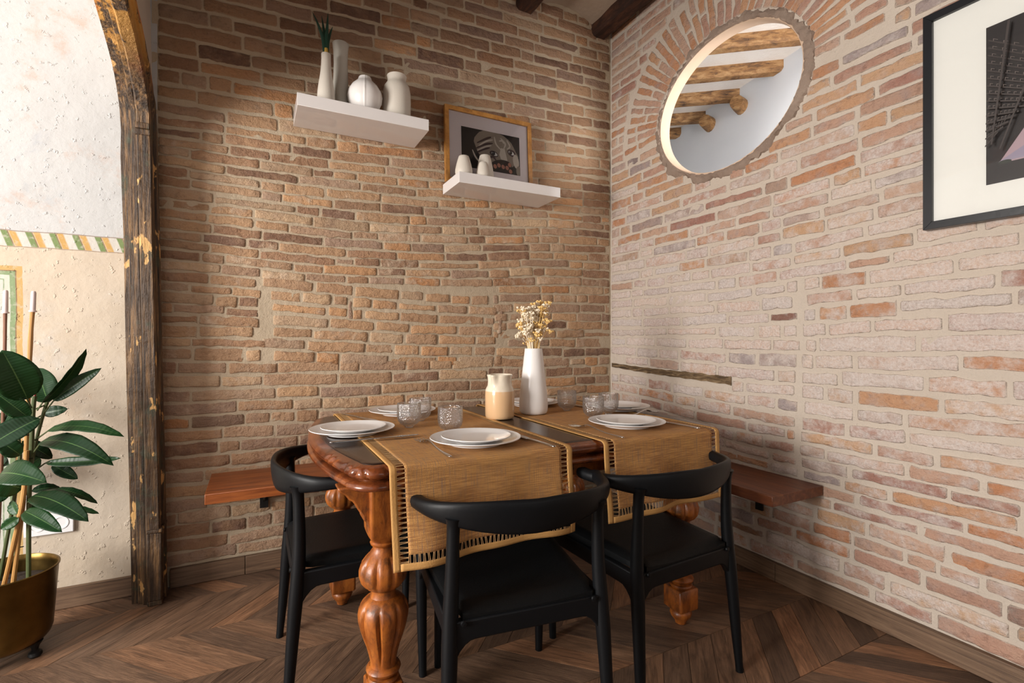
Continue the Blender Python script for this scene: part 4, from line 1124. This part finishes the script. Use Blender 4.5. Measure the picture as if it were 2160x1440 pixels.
def pc(pts): return [(max(-pw, min(pw, x)) + sx, max(-ph, min(ph, z)) - .0) for x, z in pts]
polys = [(0, [(-pw + sx, -ph), (pw + sx, -ph), (pw + sx, ph), (-pw + sx, ph)])]
polys += [(1, pc(blob(.03, .02, .145, .10, R(-18), 26, .12, 2)))]
for (a, b, c) in (((-.09, .035), (-.03, .07), (.0, .085)), ((-.10, .0), (-.04, .035), (.01, .05)), ((-.09, -.02), (-.05, .005), (-.01, .02)), ((.0, -.06), (-.04, -.05), (-.08, -.03)), ((-.02, -.04), (.01, -.03), (.03, -.05))): polys.append((2, pc(stroke([a, b, c], .0065))))
for (a, b, c) in (((-.08, .02), (-.03, .055), (.01, .07)), ((-.09, -.01), (-.04, .02), (.0, .035)), ((.02, .09), (.03, .05), (.06, .02)), ((.06, .09), (.09, .06), (.08, .03)), ((.10, .085), (.12, .05), (.10, .03)), ((-.12, -.01), (-.10, -.05), (-.07, -.08)), ((.05, .07), (.07, .075), (.08, .06))): polys.append((3, pc(stroke([a, b, c], .005))))
polys += [(3, pc([(.06, .03), (.085, .03), (.10, -.03), (.105, -.065), (.085, -.05), (.06, -.035), (.05, -.01)])), (2, pc(blob(.015, -.012, .028, .017, R(-15)))), (4, pc(blob(.018, -.012, .020, .010, R(-15)))), (0, pc(blob(.012, -.010, .011, .011))), (4, pc(blob(.009, -.006, .002, .002))),
          (2, pc(blob(.130, .012, .028, .020, R(-20)))), (4, pc(blob(.128, .012, .019, .010, R(-20)))), (0, pc(blob(.124, .013, .010, .011))), (4, pc(blob(.121, .017, .002, .002))),
          (0, pc(blob(.06, -.075, .07, .035, R(10)))), (3, pc(blob(.158, -.035, .020, .042, R(8)))), (1, pc(blob(.175, -.09, .018, .03)))]
for (x, z) in ((.045, -.075), (.072, -.080), (.098, -.082), (.115, -.062), (.02, -.085), (.12, -.10)): polys.append((5, pc(blob(x, z, .011, .013, .3))))
print_mesh(pic, polys, cols, -.0125)
MB().box(-.264, .264, -.0180, -.0165, -.206, .206).build('glass', M['pane'], pic, smooth=False)

pic2 = thing('framed_picture', 'large black-framed photograph of a tall building on the pale brick wall', 'picture', (-.014, -2.222, 1.852), R(-90))
frame_parts(pic2, .90, .744, .026, .028, simple('black_frame_wood', (.012, .013, .016), .35, 80, .1))
MB().box(-.43, .43, -.014, -.008, -.352, .352).build('mat_board', flat('cream_white_mat', (.80, .79, .74)), pic2, smooth=False)
cols = [flat('photo_dark', (.020, .015, .014)), flat('photo_floor_band', (.05, .038, .034)), flat('photo_window', (.20, .16, .14)), flat('photo_sky', (.42, .30, .33)), flat('photo_cloud', (.30, .26, .34)), flat('photo_green', (.03, .035, .025))]
ax0, ax1, az0, az1 = -.285, .285, -.258, .247
polys = [(0, [(ax0, az0), (ax1, az0), (ax1, az1), (ax0, az1)])]
polys.append((3, [(ax0 + .03, az0 + .06), (ax1, az0 + .055), (ax1, .20), (ax0 + .20, .07)]))
polys.append((4, [(ax0 + .03, az0 + .065), (ax1, az0 + .055), (ax1, az0 + .11), (ax0 + .09, az0 + .10)]))
polys.append((4, [(ax0 + .12, az1), (ax0 + .22, az1), (ax0 + .19, az1 - .03), (ax0 + .15, az1 - .025)]))
polys.append((5, blob(ax0 + .045, az0 + .062, .016, .006)))
for r in range(15):
    s = r / 15
    def seg(t, off=0): x = ax0 + .006 + t * (.19 - .17 * s) ; z = lerp(az1 - .045, az0 + .09, s) - .16 * t * (1 - s) * .9 + .05 * t * s; return (x, z + off)
    polys.append((1, [seg(0), seg(1), seg(1, .005), seg(0, .005)]))
    for k in range(7):
        t0 = .06 + k * .13; polys.append((2, [seg(t0, .010), seg(t0 + .06, .010), seg(t0 + .06, .0112), seg(t0, .0112)])); polys.append((2, [seg(t0, .004), seg(t0 + .008, .004), seg(t0 + .008, .011), seg(t0, .011)]))
for (a, b) in (((.06, .23), (.02, -.14)), ((.15, .18), (.04, -.16))): polys.append((1, [(ax0 + a[0], a[1]), (ax0 + a[0] + .006, a[1]), (ax0 + b[0] + .004, b[1]), (ax0 + b[0], b[1])]))
print_mesh(pic2, polys, cols, -.0145)
MB().box(-.43, .43, -.0225, -.0205, -.352, .352).build('glass', M['pane'], pic2, smooth=False)

# ------------------------------------------------------------------ socket
so = thing('wall_socket', 'white double wall socket on the painted plaster behind the rubber plant', 'socket', (-2.858, -.004, .352))
MB().box(-.077, .077, -.010, 0, -.043, .043).build('cover_plate', M['plastic'], so, bevel=.003)
for x in (-.036, .036):
    m_ = MB().lathe([(.026, 0), (.026, .002), (.0215, .002), (.0205, -.004), (.001, -.004)], 32, caps=False).build('outlet', M['plastic'], so); m_.location = (x, -.0102, 0); m_.rotation_euler = (R(90), 0, 0)
    mb = MB()
    for dx in (-.0095, .0095): mb.lathe([(.001, 0), (.0026, 0), (.0026, .0014), (.001, .0014)], 10, (dx, 0, -.0036))
    h = mb.build('pin_holes', M['dark'], so); h.location = (x, -.0102, 0); h.rotation_euler = (R(90), 0, 0)

# ------------------------------------------------------------------ rubber plant in brass pot
PX, PY = -2.887, -.335
pot = thing('brass_planter', 'round aged brass planter on small feet holding the rubber plant', 'planter', (PX, PY, 0))
MB().lathe([(.001, .050), (.095, .050), (.112, .054), (.122, .066), (.128, .085), (.136, .20), (.1425, .292), (.146, .297), (.146, .302), (.142, .304), (.139, .300), (.137, .28), (.131, .20), (.118, .075), (.001, .06)], 72).build('bowl', M['brass'], pot, angle=60)
for a in (-20, 60, 150, 245):
    f = MB().lathe([(.001, .001), (.014, .001), (.020, .008), (.018, .018), (.009, .026), (.012, .038), (.022, .055), (.001, .060)], 16, (.098 * math.cos(R(a)), .098 * math.sin(R(a)), 0)).build('foot', M['iron'], pot)
MB().lathe([(.001, .20), (.129, .20), (.1305, .245), (.09, .252), (.001, .255)], 40, mod=lambda t, z, r: 1 + (.012 * noise.noise((math.cos(t) * 6, math.sin(t) * 6, z * 9)) if r < .1 else 0)).build('soil', M['soil'], pot)
pl = thing('rubber_plant', 'leafy green rubber plant tied to canes in the brass planter', 'plant', (PX, PY, .25))
def cc(x, y, d):   # surveyed plant points: bearing and distance seen from the doorway, turned into room coordinates
    l = (x - 1080) / 1047; return Vector((CAM[0] + d * (.4587 + .8886 * l) - PX, CAM[1] + d * (.8886 - .4587 * l) - PY, CAM[2] - (y - 715) / 1047 * d - .25))
def cane(name, pts, r, mat, nodes=0):
    P = catmull(pts, 4); rr = [r * (1.15 if nodes and i % nodes == 0 else 1) for i in range(len(P))]
    return MB().tube(P, rr, 9).build(name, mat, pl)
c1 = cane('cane', [cc(27, 1236, 1.70), cc(48, 1060, 1.70), cc(57, 900, 1.71), cc(64, 720, 1.72), cc(69, 650, 1.72)], .0065, M['bamboo'], 4)
c2_ = cane('cane', [cc(5, 1246, 1.69), cc(30, 1140, 1.69), cc(50, 1040, 1.69), cc(56, 950, 1.695)], .0065, M['bamboo'], 4)
c3_ = cane('cane', [cc(-8, 1225, 1.77), cc(2, 1000, 1.77), cc(9, 780, 1.77), cc(11, 655, 1.77)], .0052, M['cane'], 4)
for (x, y, d, x2, y2) in ((69, 657, 1.72, 71, 614), (11, 660, 1.77, 12, 612)):
    a, b = cc(x, y, d), cc(x2, y2, d); dd = (b - a).normalized()
    MB().tube([a - dd * .001, a + dd * .004, a + dd * .0045, b - dd * .006, b], [.011, .011, .0078, .0072, .0055], 14).build('cane_cap', M['cap'], pl)
cane('stem', [cc(60, 1235, 1.71), cc(61, 1060, 1.71), cc(66, 950, 1.71), cc(70, 860, 1.70), cc(73, 835, 1.70)], .0068, M['stem'])
cane('stem', [cc(-4, 1240, 1.74), cc(12, 1150, 1.74), cc(30, 1050, 1.74), cc(42, 960, 1.74), cc(28, 870, 1.74), cc(10, 800, 1.70)], .0058, M['stem'])
cane('stem', [cc(62, 1000, 1.73), cc(76, 930, 1.74), cc(92, 870, 1.75), cc(100, 845, 1.75)], .0055, M['stem'])
MB().tube([cc(71, 850, 1.70), cc(74, 828, 1.70), cc(78, 812, 1.70)], [.004, .0034, .0008], 8).build('bud', M['bud'], pl)
for (x, y) in ((56, 917), (57, 967), (38, 1153), (46, 870)): 
    a = cc(x - 9, y + 1, 1.695); b = cc(x + 12, y - 1, 1.71); MB().tube([a, a.lerp(b, .5) + Vector((0, -.006, 0)), b], .0018, 5).build('tie', M['iron'], pl)
def leaf(b, t, w_px, nrm=(.35, -1, .45), petiole=None, fold=.22, droop=.12, curl=0):
    """b, t = (x, y, distance) of base and tip"""
    B, T = cc(*b), cc(*t); ax = T - B; L = ax.length; d = ax / L; N = Vector(nrm).normalized(); N = (N - d * N.dot(d)).normalized(); S = d.cross(N)
    hw = w_px / 2 * b[2] / 1047 * .92; NU, NV = 14, 8; rows = []; uv = []
    for i in range(NU + 1):
        u = i / NU; prof = math.sin(math.pi * min(1, u ** .85)) ** .62 * (1 - .10 * u) if 0 < u < 1 else 0
        if u > .93: prof = prof * .5
        row = []
        for j in range(NV + 1):
            v = j / NV * 2 - 1; s = hw * prof * v
            p = B + d * (L * u) + S * s + N * (fold * abs(s) - droop * L * (4 * u * (1 - u)) * -.5 + .0015 * math.sin(u * 28) * abs(v)) + N * (curl * L * u * u) ; p.z -= 0
            row.append(p); uv.append((u, v, 0))
        rows.append(row)
    mb = MB().grid(rows); mb.a['uvw'] = uv
    o = mb.build('leaf', M['leaf'], pl, solid=.0012, angle=None)
    if petiole: MB().tube([cc(*petiole), B - d * 0 + Vector((0, 0, -.002)), B + d * (L * .08)], [.0028, .0024, .0016], 7).build('leaf_stalk', M['stem'], pl)
FR = (.35, -1, .45)
leaf((58, 842, 1.66), (4, 738, 1.60), 84, FR, (66, 860, 1.69))
leaf((102, 850, 1.76), (80, 776, 1.80), 58, (.2, -1, -.2), (76, 862, 1.72))
leaf((88, 850, 1.73), (182, 735, 1.74), 34, (.9, -.7, -.5), (78, 866, 1.72), fold=.35)
leaf((112, 845, 1.75), (214, 776, 1.78), 32, (.3, -1, .4), (95, 868, 1.75), fold=.3)
leaf((92, 872, 1.80), (143, 862, 1.82), 27, (.2, -1, .3), (80, 880, 1.76))
leaf((62, 882, 1.66), (-18, 822, 1.60), 44, (.4, -1, .2), (70, 890, 1.70))
leaf((84, 882, 1.64), (-50, 960, 1.52), 62, (.1, -.8, .8), (72, 890, 1.68))
leaf((100, 908, 1.72), (262, 921, 1.74), 38, (.2, -.75, .9), (74, 928, 1.72), droop=.28, fold=.1)
leaf((86, 932, 1.70), (240, 982, 1.66), 52, (.25, -.9, .8), (68, 958, 1.71), droop=.32, fold=.12)
leaf((94, 976, 1.74), (255, 966, 1.76), 26, (.1, -.8, .5), (70, 995, 1.72), droop=-.08)
leaf((110, 980, 1.78), (164, 1010, 1.80), 28, (.3, -1, .2))
leaf((0, 1000, 1.63), (99, 1018, 1.60), 66, (.1, -1, .7), (-12, 990, 1.66), droop=.3)
leaf((48, 1030, 1.72), (-25, 1010, 1.66), 56, (.1, -1, .3))
leaf((66, 1036, 1.74), (128, 1030, 1.80), 24, (.1, -.8, .8), droop=.3)
leaf((68, 1046, 1.68), (187, 1100, 1.62), 56, (.2, -.9, .9), (58, 1060, 1.70), droop=.25, fold=.12)
leaf((120, 1030, 1.76), (206, 1062, 1.80), 21, (.3, -.7, .8), droop=.2)
leaf((140, 1072, 1.78), (209, 1083, 1.80), 17, (.3, -.7, .8))
leaf((52, 1078, 1.68), (131, 1122, 1.64), 40, (.1, -1, .6), (50, 1090, 1.70), droop=.22)
leaf((40, 1092, 1.68), (2, 1116, 1.66), 26, (.1, -1, .3))
leaf((36, 1084, 1.70), (24, 1056, 1.72), 24, (-.3, -1, .1))
leaf((46, 930, 1.74), (110, 967, 1.80), 34, (.2, -1, .5), droop=.2)
leaf((44, 960, 1.70), (-6, 926, 1.66), 40, (.1, -1, .5))
leaf((38, 1000, 1.75), (84, 965, 1.82), 40, (.2, -1, .2))
leaf((40, 905, 1.76), (-20, 880, 1.80), 44, (.2, -1, .2))
leaf((22, 1040, 1.72), (-60, 1060, 1.66), 40, (.2, -1, .6))
leaf((60, 1070, 1.78), (110, 1048, 1.86), 26, (.2, -1, .3))
leaf((20, 980, 1.78), (-80, 960, 1.84), 46, (.2, -1, .4))
leaf((10, 860, 1.76), (-80, 800, 1.82), 46, (.2, -1, .2))
leaf((0, 1010, 1.80), (-90, 1020, 1.84), 44, (.2, -1, .6))
